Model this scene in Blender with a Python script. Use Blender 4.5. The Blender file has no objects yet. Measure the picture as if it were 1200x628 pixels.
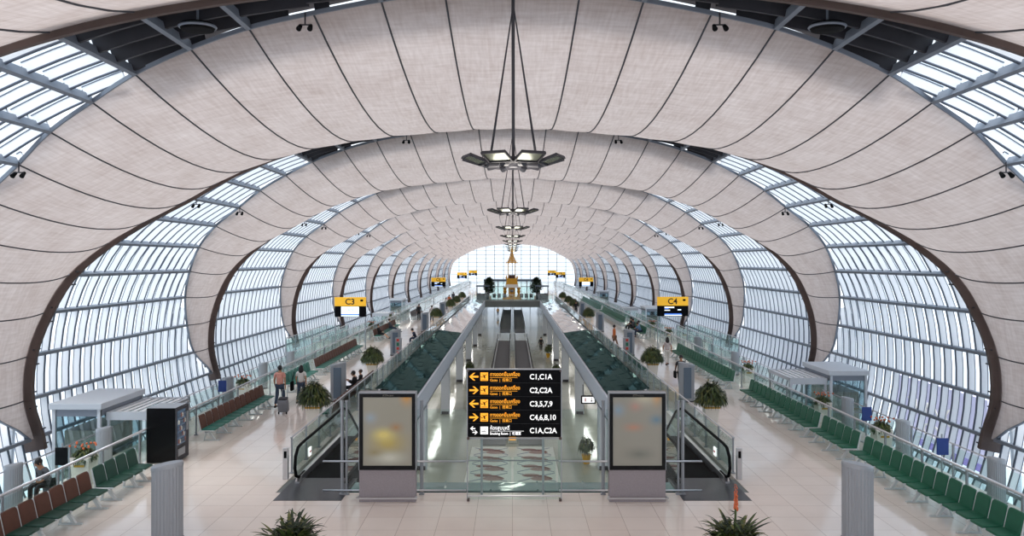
import bpy, bmesh, math, random
from mathutils import Vector, Matrix
random.seed(7)
PI = math.pi
SC = bpy.context.scene
COL = SC.collection
EYE = 6.3          # camera height above the concourse floor
P = 17.2           # length of one roof bay
LOW = -4.5         # level of the lower hall
# ------------------------------------------------------------------ helpers
def link(o, parent=None):
    COL.objects.link(o)
    if parent is not None: o.parent = parent
    return o
def tag(o, label, cat, group=None, kind=None):
    if label: o['label'] = label
    if cat: o['category'] = cat
    if group: o['group'] = group
    if kind: o['kind'] = kind
    return o
def struct(o, label=None):
    o['kind'] = 'structure'
    if label: o['label'] = label
    return o
def empty(name, label, cat, loc=(0, 0, 0), rz=0, group=None):
    o = bpy.data.objects.new(name, None); o.empty_display_size = .2
    link(o); o.location = loc; o.rotation_euler = (0, 0, rz)
    return tag(o, label, cat, group)
def copy_tree(o, parent=None):
    c = o.copy(); COL.objects.link(c)
    if parent is not None: c.parent = parent
    for ch in [x for x in KIDS.get(o.name, [])]:
        copy_tree(ch, c)
    return c
KIDS = {}
class MB:
    def __init__(s): s.v = []; s.f = []; s.m = []; s.mi = 0
    def add(s, vs, fs):
        b = len(s.v); s.v += [tuple(v) for v in vs]
        for f in fs: s.f.append(tuple(b + i for i in f)); s.m.append(s.mi)
        return s
    def box(s, x0, x1, y0, y1, z0, z1):
        return s.add([(x0,y0,z0),(x1,y0,z0),(x1,y1,z0),(x0,y1,z0),(x0,y0,z1),(x1,y0,z1),(x1,y1,z1),(x0,y1,z1)],
                     [(0,3,2,1),(4,5,6,7),(0,1,5,4),(1,2,6,5),(2,3,7,6),(3,0,4,7)])
    def rbox(s, cx, cy, cz, sx, sy, sz, rot=None, bev=0.0, seg=2):
        bm = bmesh.new(); bmesh.ops.create_cube(bm, size=1)
        for v in bm.verts: v.co = Vector((v.co.x*sx, v.co.y*sy, v.co.z*sz))
        if bev: bmesh.ops.bevel(bm, geom=bm.edges[:], offset=bev, segments=seg, affect='EDGES', profile=.5)
        R = rot.to_4x4() if rot else Matrix.Identity(4)
        T = Matrix.Translation((cx, cy, cz)) @ R
        bm.verts.index_update()
        s.add([T @ v.co for v in bm.verts], [tuple(v.index for v in f.verts) for f in bm.faces]); bm.free(); return s
    def quad(s, a, b, c, d): return s.add([a, b, c, d], [(0, 1, 2, 3)])
    def tube(s, pts, r, n=8, cap=True, up=None):
        pts = [Vector(p) for p in pts]; rs = r if isinstance(r, (list, tuple)) else [r]*len(pts)
        rings = []; prev = None
        for i, p in enumerate(pts):
            t = (pts[min(i+1, len(pts)-1)] - pts[max(i-1, 0)])
            if t.length < 1e-9: t = Vector((0, 0, 1))
            t.normalize()
            if prev is None:
                a = Vector((0, 0, 1)) if abs(t.z) < .9 else Vector((1, 0, 0))
                u = t.cross(a).normalized()
            else:
                u = (prev - t*prev.dot(t)).normalized()
            prev = u; w = t.cross(u)
            rings.append([p + (u*math.cos(2*PI*k/n + PI/n) + w*math.sin(2*PI*k/n + PI/n))*rs[i] for k in range(n)])
        vs = [v for ring in rings for v in ring]; fs = []
        for i in range(len(pts)-1):
            for k in range(n):
                k2 = (k+1) % n; fs.append((i*n+k, i*n+k2, (i+1)*n+k2, (i+1)*n+k))
        if cap: fs.append(tuple(range(n-1, -1, -1))); fs.append(tuple((len(pts)-1)*n+k for k in range(n)))
        return s.add(vs, fs)
    def lathe(s, prof, n=20, cx=0, cy=0, cz=0, sx=1, sy=1, ph=0):
        vs = []; fs = []
        for (r, z) in prof:
            for k in range(n):
                a = 2*PI*k/n + ph; vs.append((cx + r*sx*math.cos(a), cy + r*sy*math.sin(a), cz + z))
        for i in range(len(prof)-1):
            for k in range(n):
                k2 = (k+1) % n; fs.append((i*n+k, i*n+k2, (i+1)*n+k2, (i+1)*n+k))
        fs.append(tuple(range(n-1, -1, -1))); fs.append(tuple((len(prof)-1)*n+k for k in range(n)))
        return s.add(vs, fs)
    def ball(s, c, r, n=10, m=6, sx=1, sy=1, sz=1):
        return s.lathe([(max(.001, r*math.sin(PI*i/m)), -r*sz*math.cos(PI*i/m)) for i in range(m+1)], n, c[0], c[1], c[2], sx, sy)
    def build(s, name, mat, parent=None, smooth=False, loc=None):
        me = bpy.data.meshes.new(name); me.from_pydata(s.v, [], s.f)
        mats = mat if isinstance(mat, (list, tuple)) else [mat]
        for m in mats: me.materials.append(m)
        if len(mats) > 1: me.polygons.foreach_set('material_index', s.m)
        if smooth: me.polygons.foreach_set('use_smooth', [True]*len(s.f))
        me.update()
        o = bpy.data.objects.new(name, me); link(o, parent)
        if loc: o.location = loc
        if parent is not None: KIDS.setdefault(parent.name, []).append(o)
        return o
def text_mb(body, size, name, mat, parent, loc, rz=0, align='LEFT', ext=.003, sx=1.0, off=0.0):
    cu = bpy.data.curves.new('t', 'FONT'); cu.body = body; cu.size = size; cu.extrude = ext; cu.align_x = align
    cu.align_y = 'CENTER'; cu.resolution_u = 3; cu.offset = off
    o = bpy.data.objects.new('t', cu); COL.objects.link(o)
    dg = bpy.context.evaluated_depsgraph_get()
    me = bpy.data.meshes.new_from_object(o.evaluated_get(dg)); me.name = name
    bpy.data.objects.remove(o); bpy.data.curves.remove(cu)
    T = Matrix.Rotation(rz, 4, 'Z') @ Matrix.Rotation(PI/2, 4, 'X') @ Matrix.Scale(sx, 4, (1, 0, 0))
    me.transform(T); me.materials.clear(); me.materials.append(mat)
    for p in me.polygons: p.material_index = 0
    ob = bpy.data.objects.new(name, me); link(ob, parent); ob.location = loc
    KIDS.setdefault(parent.name, []).append(ob)
    return ob
# ------------------------------------------------------------------ materials
def srgb(r, g, b):
    f = lambda c: (c/255/12.92) if c/255 <= .04045 else ((c/255+.055)/1.055)**2.4
    return (f(r), f(g), f(b), 1)
def M(name, col, rough=.5, metal=0, spec=.5, noise=0, nscale=5, bump=0, emit=None, estr=0, coat=0):
    m = bpy.data.materials.new(name); m.use_nodes = True; nt = m.node_tree; b = nt.nodes['Principled BSDF']
    c = srgb(*col); b.inputs['Base Color'].default_value = c
    b.inputs['Roughness'].default_value = rough; b.inputs['Metallic'].default_value = metal
    b.inputs['Specular IOR Level'].default_value = spec; b.inputs['Coat Weight'].default_value = coat
    if noise or bump:
        tc = nt.nodes.new('ShaderNodeTexCoord'); n = nt.nodes.new('ShaderNodeTexNoise'); n.inputs['Scale'].default_value = nscale
        n.inputs['Detail'].default_value = 4; nt.links.new(tc.outputs['Object'], n.inputs['Vector'])
        if noise:
            mx = nt.nodes.new('ShaderNodeMix'); mx.data_type = 'RGBA'
            mx.inputs[6].default_value = tuple(x*(1-noise) for x in c[:3]) + (1,)
            mx.inputs[7].default_value = tuple(min(1, x*(1+noise)) for x in c[:3]) + (1,)
            nt.links.new(n.outputs['Fac'], mx.inputs[0]); nt.links.new(mx.outputs[2], b.inputs['Base Color'])
        if bump:
            bp = nt.nodes.new('ShaderNodeBump'); bp.inputs['Strength'].default_value = bump
            nt.links.new(n.outputs['Fac'], bp.inputs['Height']); nt.links.new(bp.outputs['Normal'], b.inputs['Normal'])
    if emit:
        b.inputs['Emission Color'].default_value = srgb(*emit); b.inputs['Emission Strength'].default_value = estr
    return m
def glassmat(name, tint, ior=1.45, rough=0.0, boost=0.0, wave=0.0, wscale=3, gl=(1, 1, 1)):
    m = bpy.data.materials.new(name); m.use_nodes = True; nt = m.node_tree; nt.nodes.clear()
    out = nt.nodes.new('ShaderNodeOutputMaterial'); mix = nt.nodes.new('ShaderNodeMixShader')
    tr = nt.nodes.new('ShaderNodeBsdfTransparent'); g = nt.nodes.new('ShaderNodeBsdfGlossy'); ge = nt.nodes.new('ShaderNodeNewGeometry'); dt = nt.nodes.new('ShaderNodeVectorMath'); dt.operation = 'DOT_PRODUCT'
    nt.links.new(ge.outputs['Normal'], dt.inputs[0]); nt.links.new(ge.outputs['Incoming'], dt.inputs[1])
    def mth(op, a, b=None):
        n_ = nt.nodes.new('ShaderNodeMath'); n_.operation = op
        for i_, q_ in enumerate((a, b)):
            if q_ is None: continue
            if isinstance(q_, (int, float)): n_.inputs[i_].default_value = q_
            else: nt.links.new(q_, n_.inputs[i_])
        return n_.outputs[0]
    ab = mth('ABSOLUTE', dt.outputs['Value']); pw = mth('POWER', mth('SUBTRACT', 1.0, ab), 5.0)
    f0 = ((ior-1)/(ior+1))**2; fr = mth('ADD', mth('MULTIPLY', pw, 1-f0), f0)
    tr.inputs[0].default_value = tint + (1,); g.inputs['Color'].default_value = gl + (1,); g.inputs['Roughness'].default_value = rough
    ad = nt.nodes.new('ShaderNodeMath'); ad.operation = 'ADD'; ad.use_clamp = True; ad.inputs[1].default_value = boost
    nt.links.new(fr, ad.inputs[0]); nt.links.new(ad.outputs[0], mix.inputs[0])
    nt.links.new(tr.outputs[0], mix.inputs[1]); nt.links.new(g.outputs[0], mix.inputs[2]); nt.links.new(mix.outputs[0], out.inputs[0])
    if wave:
        tc = nt.nodes.new('ShaderNodeTexCoord'); n = nt.nodes.new('ShaderNodeTexNoise'); n.inputs['Scale'].default_value = wscale
        bp = nt.nodes.new('ShaderNodeBump'); bp.inputs['Strength'].default_value = wave
        nt.links.new(tc.outputs['Object'], n.inputs['Vector']); nt.links.new(n.outputs['Fac'], bp.inputs['Height'])
        nt.links.new(bp.outputs['Normal'], g.inputs['Normal'])
    return m
mGlass = glassmat('facade_glass', (.82, .88, .93), 1.3)
mRailGlass = glassmat('rail_glass', (.90, .965, .95), 1.42)
mScreenGlass = glassmat('screen_glass', (.90, .955, .94), 1.35)
mBoothGlass = glassmat('booth_glass', (.76, .84, .86), 1.5)
mSteel = M('pale_steel', (196, 202, 210), .45, .15)
mFin = M('fin_steel', (236, 237, 240), .4, .0)
mPurlin = M('purlin_steel', (126, 134, 146), .5, .2)
mFlange = M('flange_steel', (92, 102, 118), .5, .1)
mDarkSteel = M('dark_steel', (62, 62, 68), .55, .3, noise=.25, nscale=2)
mRib = M('rib_brown', (92, 78, 74), .6, .2, noise=.3, nscale=1.5)
mRoofPanel = M('roof_panel_dark', (48, 52, 60), .6, .3)
mSeam = M('seam_grey', (62, 64, 70), .7)
mChrome = M('brushed_steel', (205, 205, 208), .28, .9)
mAlu = M('grey_aluminium', (160, 164, 170), .4, .5)
mBlack = M('black_rubber', (14, 15, 17), .8, spec=.15)
mBlackGloss = M('black_gloss', (10, 11, 14), .25, spec=.2)
mDarkPlate = M('dark_plate', (66, 68, 74), .35, .4, noise=.2, nscale=6)
mWhite = M('white_laminate', (236, 230, 222), .4)
mGold = M('gold', (212, 158, 56), .38, .55, noise=.25, nscale=4)
mGoldBand = M('gold_band', (206, 158, 52), .4, .4)
mYellow = M('sign_yellow', (232, 176, 44), .5, emit=(232, 176, 44), estr=.25)
mAmber = M('sign_amber', (240, 165, 40), .5, emit=(240, 160, 40), estr=.6)
mSignWhite = M('sign_white', (240, 240, 240), .5, emit=(240, 240, 240), estr=.6)
mSignBlack = M('sign_black', (9, 10, 14), .5, spec=.08)
mScreenBlue = M('screen_blue', (60, 110, 200), .4, emit=(60, 110, 210), estr=.7)
mScreenPale = M('screen_pale', (225, 238, 245), .4, emit=(225, 238, 248), estr=.8)
mRed = M('red_enamel', (196, 60, 48), .5)
mGreenIcon = M('green_enamel', (30, 110, 84), .5)
mGreen = M('seat_green', (10, 92, 66), .55, noise=.18, nscale=9)
mTeal = M('seat_teal', (24, 104, 90), .5, noise=.18, nscale=9)
mDkGreen = M('seat_dark_green', (16, 66, 52), .5, noise=.18, nscale=9)
mBrown = M('seat_brown', (88, 50, 34), .6, noise=.3, nscale=6)
mGreyFab = M('seat_grey', (84, 82, 84), .6, noise=.2, nscale=9)
mFrameWhite = M('seat_frame', (208, 212, 214), .35, .35)
mLeaf = M('leaf_green', (66, 84, 40), .5, noise=.5, nscale=3)
mLeafDk = M('leaf_dark', (36, 52, 30), .5, noise=.5, nscale=3)
mLeafY = M('leaf_olive', (100, 104, 52), .5, noise=.4, nscale=3)
mFlower = M('flower_orange', (206, 104, 62), .5, noise=.3, nscale=8)
mSoil = M('soil', (50, 38, 30), .9)
mTrunk = M('trunk_bark', (80, 62, 46), .8)
mColRib = M('column_grey', (158, 162, 168), .45, .35)
mColPanel = M('column_panel', (96, 112, 128), .4, .4)
mLavender = M('lavender_panel', (214, 208, 232), .5)
mConcrete = M('apron_concrete', (214, 216, 220), .8, noise=.06, nscale=.08)
mFascia = M('fascia_grey', (212, 222, 234), .4, .05)
mSlabSide = M('slab_dark', (112, 118, 116), .5, noise=.15, nscale=.8)
mShop = M('shopfront_dark', (60, 66, 66), .25, .1, noise=.4, nscale=.35)
mBelt = M('walkway_belt', (52, 52, 58), .6, noise=.2, nscale=30)
mMaroon = M('inlay_maroon', (140, 92, 84), .35)
mInlayBlue = M('inlay_blue', (96, 108, 128), .35)
mInlayPale = M('inlay_pale', (214, 214, 206), .3)
mBlueSign = M('blue_sign', (34, 60, 130), .4)
def skinm(n, c): return M(n, c, .55)
# membrane
def membrane_mat():
    m = bpy.data.materials.new('roof_fabric'); m.use_nodes = True; nt = m.node_tree; nt.nodes.clear(); N = nt.nodes.new; L = nt.links.new
    out = N('ShaderNodeOutputMaterial'); mix = N('ShaderNodeMixShader'); mix.inputs[0].default_value = .33
    d = N('ShaderNodeBsdfDiffuse'); t = N('ShaderNodeBsdfTranslucent')
    uv = N('ShaderNodeUVMap'); uv.uv_map = 'UVMap'
    n1 = N('ShaderNodeTexNoise'); n1.inputs['Scale'].default_value = .55; n1.inputs['Detail'].default_value = 6; n1.inputs['Roughness'].default_value = .65
    mp = N('ShaderNodeMapping'); mp.inputs['Scale'].default_value = (1.0, 6.0, 1)
    n2 = N('ShaderNodeTexNoise'); n2.inputs['Scale'].default_value = 1.3; n2.inputs['Detail'].default_value = 5
    mp2 = N('ShaderNodeMapping'); mp2.inputs['Scale'].default_value = (7.0, .8, 1)
    n3 = N('ShaderNodeTexNoise'); n3.inputs['Scale'].default_value = 1.6; n3.inputs['Detail'].default_value = 4
    L(uv.outputs[0], n1.inputs['Vector']); L(uv.outputs[0], mp.inputs['Vector']); L(mp.outputs[0], n2.inputs['Vector'])
    L(uv.outputs[0], mp2.inputs['Vector']); L(mp2.outputs[0], n3.inputs['Vector'])
    a = N('ShaderNodeMath'); a.operation = 'ADD'; L(n1.outputs['Fac'], a.inputs[0]); L(n2.outputs['Fac'], a.inputs[1])
    a2 = N('ShaderNodeMath'); a2.operation = 'ADD'; L(a.outputs[0], a2.inputs[0]); L(n3.outputs['Fac'], a2.inputs[1])
    mr = N('ShaderNodeMapRange'); mr.inputs[1].default_value = .95; mr.inputs[2].default_value = 2.05; L(a2.outputs[0], mr.inputs[0])
    r = N('ShaderNodeMix'); r.data_type = 'RGBA'; r.inputs[6].default_value = srgb(176, 160, 154); r.inputs[7].default_value = srgb(212, 202, 199)
    L(mr.outputs[0], r.inputs[0])
    # woven-cloth grid
    bk = N('ShaderNodeTexBrick'); bk.inputs['Scale'].default_value = 1.0; bk.offset = 0; bk.inputs['Mortar Size'].default_value = .022
    bk.inputs['Brick Width'].default_value = .75; bk.inputs['Row Height'].default_value = .75; bk.inputs['Mortar Smooth'].default_value = .8
    L(uv.outputs[0], bk.inputs['Vector'])
    gm = N('ShaderNodeMath'); gm.operation = 'MULTIPLY'; gm.inputs[1].default_value = .10; L(bk.outputs['Fac'], gm.inputs[0])
    r2 = N('ShaderNodeMix'); r2.data_type = 'RGBA'; r2.inputs[7].default_value = srgb(166, 140, 126)
    L(gm.outputs[0], r2.inputs[0]); L(r.outputs[2], r2.inputs[6])
    L(r2.outputs[2], d.inputs[0]); L(r2.outputs[2], t.inputs[0])
    L(d.outputs[0], mix.inputs[1]); L(t.outputs[0], mix.inputs[2]); L(mix.outputs[0], out.inputs[0]); return m
mFabric = membrane_mat()
def floor_mat(name, c1, c2, mort, rough, tile, msz=.006):
    m = bpy.data.materials.new(name); m.use_nodes = True; nt = m.node_tree; b = nt.nodes['Principled BSDF']; N = nt.nodes.new; L = nt.links.new
    tc = N('ShaderNodeTexCoord'); bk = N('ShaderNodeTexBrick'); bk.offset = 0; bk.inputs['Scale'].default_value = 1
    bk.inputs['Brick Width'].default_value = tile; bk.inputs['Row Height'].default_value = tile; bk.inputs['Mortar Size'].default_value = msz
    bk.inputs['Color1'].default_value = srgb(*c1); bk.inputs['Color2'].default_value = srgb(*c2); bk.inputs['Mortar'].default_value = srgb(*mort)
    bk.inputs['Bias'].default_value = -.3
    L(tc.outputs['Object'], bk.inputs['Vector'])
    n = N('ShaderNodeTexNoise'); n.inputs['Scale'].default_value = 1.3; n.inputs['Detail'].default_value = 5; L(tc.outputs['Object'], n.inputs['Vector'])
    mr = N('ShaderNodeMapRange'); mr.inputs[1].default_value = .3; mr.inputs[2].default_value = .7; mr.inputs[3].default_value = rough*.6; mr.inputs[4].default_value = rough*1.5
    L(n.outputs['Fac'], mr.inputs[0]); L(mr.outputs[0], b.inputs['Roughness'])
    hs = N('ShaderNodeHueSaturation'); mr2 = N('ShaderNodeMapRange'); mr2.inputs[3].default_value = .93; mr2.inputs[4].default_value = 1.06
    L(n.outputs['Fac'], mr2.inputs[0]); L(mr2.outputs[0], hs.inputs['Value']); L(bk.outputs['Color'], hs.inputs['Color'])
    L(hs.outputs[0], b.inputs['Base Color']); b.inputs['Specular IOR Level'].default_value = .6
    return m
mFloor = floor_mat('polished_cream_tile', (240, 228, 218), (236, 221, 210), (184, 166, 154), .10, .9)
mLowFloor = floor_mat('polished_grey_stone', (168, 170, 158), (160, 162, 150), (140, 142, 132), .10, 1.2)
def dark_glass(name, col, rough, wave, sc, base_rough=.08):
    m = M(name, col, base_rough, 0, .8); nt = m.node_tree; b = nt.nodes['Principled BSDF']
    tc = nt.nodes.new('ShaderNodeTexCoord'); mp = nt.nodes.new('ShaderNodeMapping'); mp.inputs['Scale'].default_value = sc
    n = nt.nodes.new('ShaderNodeTexNoise'); n.inputs['Scale'].default_value = 1; n.inputs['Detail'].default_value = 2
    bp = nt.nodes.new('ShaderNodeBump'); bp.inputs['Strength'].default_value = wave; bp.inputs['Distance'].default_value = .3
    nt.links.new(tc.outputs['Object'], mp.inputs[0]); nt.links.new(mp.outputs[0], n.inputs['Vector'])
    nt.links.new(n.outputs['Fac'], bp.inputs['Height']); nt.links.new(bp.outputs['Normal'], b.inputs['Normal'])
    return m
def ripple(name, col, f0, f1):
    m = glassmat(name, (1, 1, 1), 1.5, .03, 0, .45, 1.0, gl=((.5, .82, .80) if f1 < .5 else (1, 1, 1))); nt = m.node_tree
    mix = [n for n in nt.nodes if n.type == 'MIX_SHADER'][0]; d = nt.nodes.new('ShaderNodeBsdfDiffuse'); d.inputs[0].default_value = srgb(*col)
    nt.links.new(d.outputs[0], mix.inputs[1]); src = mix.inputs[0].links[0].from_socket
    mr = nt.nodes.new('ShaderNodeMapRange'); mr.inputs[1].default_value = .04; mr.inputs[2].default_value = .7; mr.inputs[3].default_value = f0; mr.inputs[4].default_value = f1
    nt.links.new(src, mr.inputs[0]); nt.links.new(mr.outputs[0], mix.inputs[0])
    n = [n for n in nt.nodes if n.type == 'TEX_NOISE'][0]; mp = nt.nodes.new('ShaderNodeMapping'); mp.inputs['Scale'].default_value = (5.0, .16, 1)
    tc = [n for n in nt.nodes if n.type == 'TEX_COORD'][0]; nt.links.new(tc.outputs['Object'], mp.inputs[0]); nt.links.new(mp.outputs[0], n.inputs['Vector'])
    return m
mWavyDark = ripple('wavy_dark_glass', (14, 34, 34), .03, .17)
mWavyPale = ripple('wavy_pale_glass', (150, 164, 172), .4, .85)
mTealGlass = dark_glass('teal_ledge_glass', (96, 132, 134), .1, .1, (1, 1, 1))
# ------------------------------------------------------------------ roof profile
ST = [(0,.36,.01,.97),(.09,.357,.02,.965),(.176,.349,.03,.96),(.272,.338,.05,.95),(.367,.324,.07,.945),(.461,.304,.10,.935),(.555,.275,.13,.92),(.64,.242,.17,.91),
      (.722,.202,.20,.905),(.797,.156,.24,.895),(.88,.104,.28,.865),(.95,.042,.33,.80),(.997,-.032,.375,.72),(1.03,-.114,.42,.685),
      (1.045,-.206,.47,.65),(1.048,-.30,.53,.645),(1.038,-.385,.655,.665),(1.015,-.475,.66,.66),(.975,-.56,.66,.66),(.935,-.628,.66,.66)]
iA, iK, iEnd = 6, 16, 19
def cr(a, b, c, d, t):
    return .5*((2*b) + (-a+c)*t + (2*a-5*b+4*c-d)*t*t + (-a+3*b-3*c+d)*t*t*t)
def station(s):
    sg = 1 if s >= 0 else -1; s = abs(s); i = min(int(s), iEnd-1); t = s - i
    def g(j):
        if j < 0: q = ST[-j]; return (-q[0], q[1], q[2], q[3])
        return ST[min(j, iEnd)]
    if i+2 > iEnd: q3 = tuple(2*x-y for x, y in zip(g(iEnd), g(iEnd-1)))
    else: q3 = g(i+2)
    v = [cr(a, b, c, d, t) for a, b, c, d in zip(g(i-1), g(i), g(i+1), q3)]
    return [sg*v[0]*P, v[1]*P + EYE, v[2]*P, v[3]*P]
def arc(s):
    x, z, zn, zf = station(s); e = .02
    a = station(s-e if s > -iEnd+e else s); b = station(s+e if s < iEnd-e else s)
    t = Vector((b[0]-a[0], 0, b[1]-a[1])).normalized()
    return Vector((x, 0, z)), Vector((-t.z, 0, t.x)), zn, zf     # point, outward normal, near and far y
NB = 13
# ------------------------------------------------------------------ fabric vaults (ceiling)
def make_vault():
    SUB = 5; U = 14
    ss = [(-iK + i/SUB) for i in range(2*iK*SUB+1)]
    mb = MB(); uvs = []; acc = 0; prevp = None
    top = station(0); mm = []
    for s in ss:
        p, n, zn, zf = arc(s)
        if prevp is not None: acc += (p - prevp).length
        prevp = p; w = max(zf - zn, 0.02); sag = .082*P*(min(1, w/(.96*P)))**1.15
        fr = (s - math.floor(s)); sc = .05*math.sin(PI*fr)
        for j in range(U+1):
            u = j/U; y = zn + (zf-zn)*u; q = p - n*(sag + sc*min(1, w/4))*4*u*(1-u)
            mb.v.append((q.x, y, q.z)); uvs.append((acc, y))
    for i in range(len(ss)-1):
        for j in range(U):
            a = i*(U+1)+j; mb.f.append((a, a+1, a+U+2, a+U+1)); mb.m.append(0)
    o = mb.build('ceiling', mFabric, smooth=True)
    ul = o.data.uv_layers.new(name='UVMap')
    for l in o.data.loops: ul.data[l.index].uv = uvs[l.vertex_index]
    struct(o)
    sm = MB()
    for k in range(-iK+1, iK):
        p, n, zn, zf = arc(k); w = zf-zn; sag = .082*P*(min(1, w/(.96*P)))**1.15
        sm.tube([(lambda q, u: (q.x, zn + w*u, q.z))(p - n*(sag*4*u*(1-u) + .015), u) for u in [j/12 for j in range(13)]], .024, 5)
    sm.build('seam', mSeam, o)
    # near edge cable channel, far edge box rib
    e = MB(); r = MB(); pl = MB()
    N2 = 100
    def strip(mb, fy, w0, w1, d0, d1, smax):
        prev = None
        for i in range(N2+1):
            s = -smax + 2*smax*i/N2; p, n, zn, zf = arc(s); y = fy(zn, zf)
            a_ = min(1, max(0, (abs(s)-8.5)/4)) if d0 < -.15 else 1; dd = d0*a_ - .02*(1-a_)
            ring = [Vector((0, y+w0, 0)) + p + n*dd, Vector((0, y+w1, 0)) + p + n*dd, Vector((0, y+w1, 0)) + p + n*d1, Vector((0, y+w0, 0)) + p + n*d1]
            b = len(mb.v); mb.v += [tuple(q) for q in ring]
            if prev is not None:
                for k in range(4): mb.f.append((prev+k, prev+(k+1) % 4, b+(k+1) % 4, b+k)); mb.m.append(0)
            else: mb.f.append((b, b+1, b+2, b+3)); mb.m.append(0)
            prev = b
        mb.f.append((prev+3, prev+2, prev+1, prev)); mb.m.append(0)
    strip(e, lambda a, b: a, -.04, .02, -.03, .07, iK)
    strip(r, lambda a, b: b, .02, .36, -.22, .45, iK+.3)
    strip(r, lambda a, b: b, -.02, .10, -.34, -.16, iK+.3)
    for k in range(-iK, iK+1):
        if abs(k) < 12: continue
        p, n, zn, zf = arc(k); t = Vector((n.z, 0, -n.x))
        for dt in (-.28, .28):
            c = p + t*dt - n*.23 + Vector((0, zf+.22, 0))
            pl.tube([c - Vector((0, .22, 0)), c + Vector((0, .22, 0))], .03, 6)
    e.build('edge_channel', mPurlin, o); r.build('rib_beam', mRib, o); pl.build('joint_plate', mDarkSteel, o)
    return o
def copy_struct(o, dy, sx=1):
    c = copy_tree(o); c.location = (0, dy, 0)
    return c
vault = make_vault()
for k in range(1, NB): copy_struct(vault, k*P)
vault2 = copy_struct(vault, 0)
vault2.location = (0, 0, 0); vault.location = (0, -P, 0)
# ------------------------------------------------------------------ glazed bays (windows)
def make_bay(sg):
    pane = MB(); fins = MB(); dfins = MB(); dark = MB()
    def lim(s):
        p, n, zn, zf = arc(s); return zf, P + zn
    SUB = 2
    def surf(mb, s0, s1, off, th):
        n_ = int((s1-s0)*SUB)
        for i in range(n_):
            a, b = s0 + i/SUB, s0 + (i+1)/SUB
            pa, na, *_ = arc(a*sg); pb, nb, *_ = arc(b*sg); la = lim(a); lb = lim(b)
            la = (la[0]-th, la[1]+th); lb = (lb[0]-th, lb[1]+th)
            if sg < 0: pass
            mb.quad(tuple(pa+na*off+Vector((0, la[0], 0))), tuple(pa+na*off+Vector((0, la[1], 0))),
                    tuple(pb+nb*off+Vector((0, lb[1], 0))), tuple(pb+nb*off+Vector((0, lb[0], 0))))
    surf(pane, iA, iEnd, .40, .3); surf(dark, 0, iA, .5, 1.0)
    step = .82
    def fin(fins, a, b, y, d0, d1, th, mi_):
        # clip the segment a..b of constant y to the bay
        T = []
        for i in range(25):
            s = a + (b-a)*i/24; l = lim(s)
            if l[0]-.05 <= y <= l[1]+.30: T.append(s)
        if len(T) < 2: return
        prev = None; s0, s1 = T[0], T[-1]
        for i in range(3):
            s = s0 + (s1-s0)*i/2; p, n, *_ = arc(s*sg)
            ring = [p+n*d0+Vector((0, y-th, 0)), p+n*d0+Vector((0, y+th, 0)), p+n*d1+Vector((0, y+th, 0)), p+n*d1+Vector((0, y-th, 0))]
            bb = len(fins.v); fins.v += [tuple(q) for q in ring]; fins.mi = mi_
            if prev is not None:
                for k in range(4): fins.f.append((prev+k, prev+(k+1) % 4, bb+(k+1) % 4, bb+k)); fins.m.append(mi_)
            prev = bb
    for i in range(0, iEnd):
        y = .9*P*.6
        y = .82*(.35 if i % 2 else 0.1) + 10.0
        while y < P*1.7:
            if i < iA: fin(dfins, i, i+1, y, .04, .48, .04, 0)
            else: fin(fins, i, i+1, y, .12, .36, .04, 0); fin(fins, i, i+1, y, .095, .122, .045, 1); fin(fins, i, i+1, y, .36, .385, .05, 1)
            y += step
    o = pane.build('window', mGlass); struct(o)
    dark.build('roof_panel', mRoofPanel, o)
    fins.build('fin_bars', [mFin, mFlange], o); dfins.build('roof_bars', mDarkSteel, o)
    for i in range(1, iEnd+1):
        if i in (1, 3): continue
        p, n, *_ = arc(i*sg); l = lim(i); t = Vector((n.z, 0, -n.x))
        m = MB(); y0, y1 = l[0]+.05, l[1]-.02
        if y1 - y0 < .15: continue
        w, d0, d1 = .06, -.04, .20
        vs = []
        for y in (y0, y1):
            for (a, b) in ((-w, d0), (w, d0), (w, d1), (-w, d1)):
                q = p + t*a + n*b; vs.append((q.x, y, q.z))
        m.add(vs, [(0, 1, 2, 3), (7, 6, 5, 4), (0, 4, 5, 1), (1, 5, 6, 2), (2, 6, 7, 3), (3, 7, 4, 0)])
        m.build('purlin', mPurlin, o)
    return o
wn = 0
for sg in (-1, 1):
    base = make_bay(sg); wn += 1; base.name = 'window_%d' % wn; KIDS[base.name] = KIDS.pop('window', KIDS.get(base.name, []))
    for k in range(-1, NB-1):
        if k == -1: base.location = (0, -P, 0); continue
        c = copy_struct(base, k*P); wn += 1; c.name = 'window_%d' % wn
# raking struts outside the glass
for k in range(0, 4):
    for sg in (-1, 1):
        m = MB(); y = (k+1.66)*P
        m.tube([(sg*18.9, y-.3, -4.4), (sg*20.1, y-1.7, 5.4)], .22, 10); m.build('x', mSteel)
        o = bpy.data.objects[-1] if False else COL.objects[-1]; o.name = 'raking_strut'
        m2 = MB(); m2.tube([(sg*18.95, y+.1, -4.4), (sg*20.1, y+2.6, 4.2)], .16, 10); a = m2.build('brace', mSteel, o)
        tag(o, 'pale tubular raking strut outside the glass, %s on the %s' % (['nearest the camera', 'second from the camera', 'third from the camera', 'fourth from the camera'][k], 'left' if sg < 0 else 'right'), 'strut', 'struts outside the glass')
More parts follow.
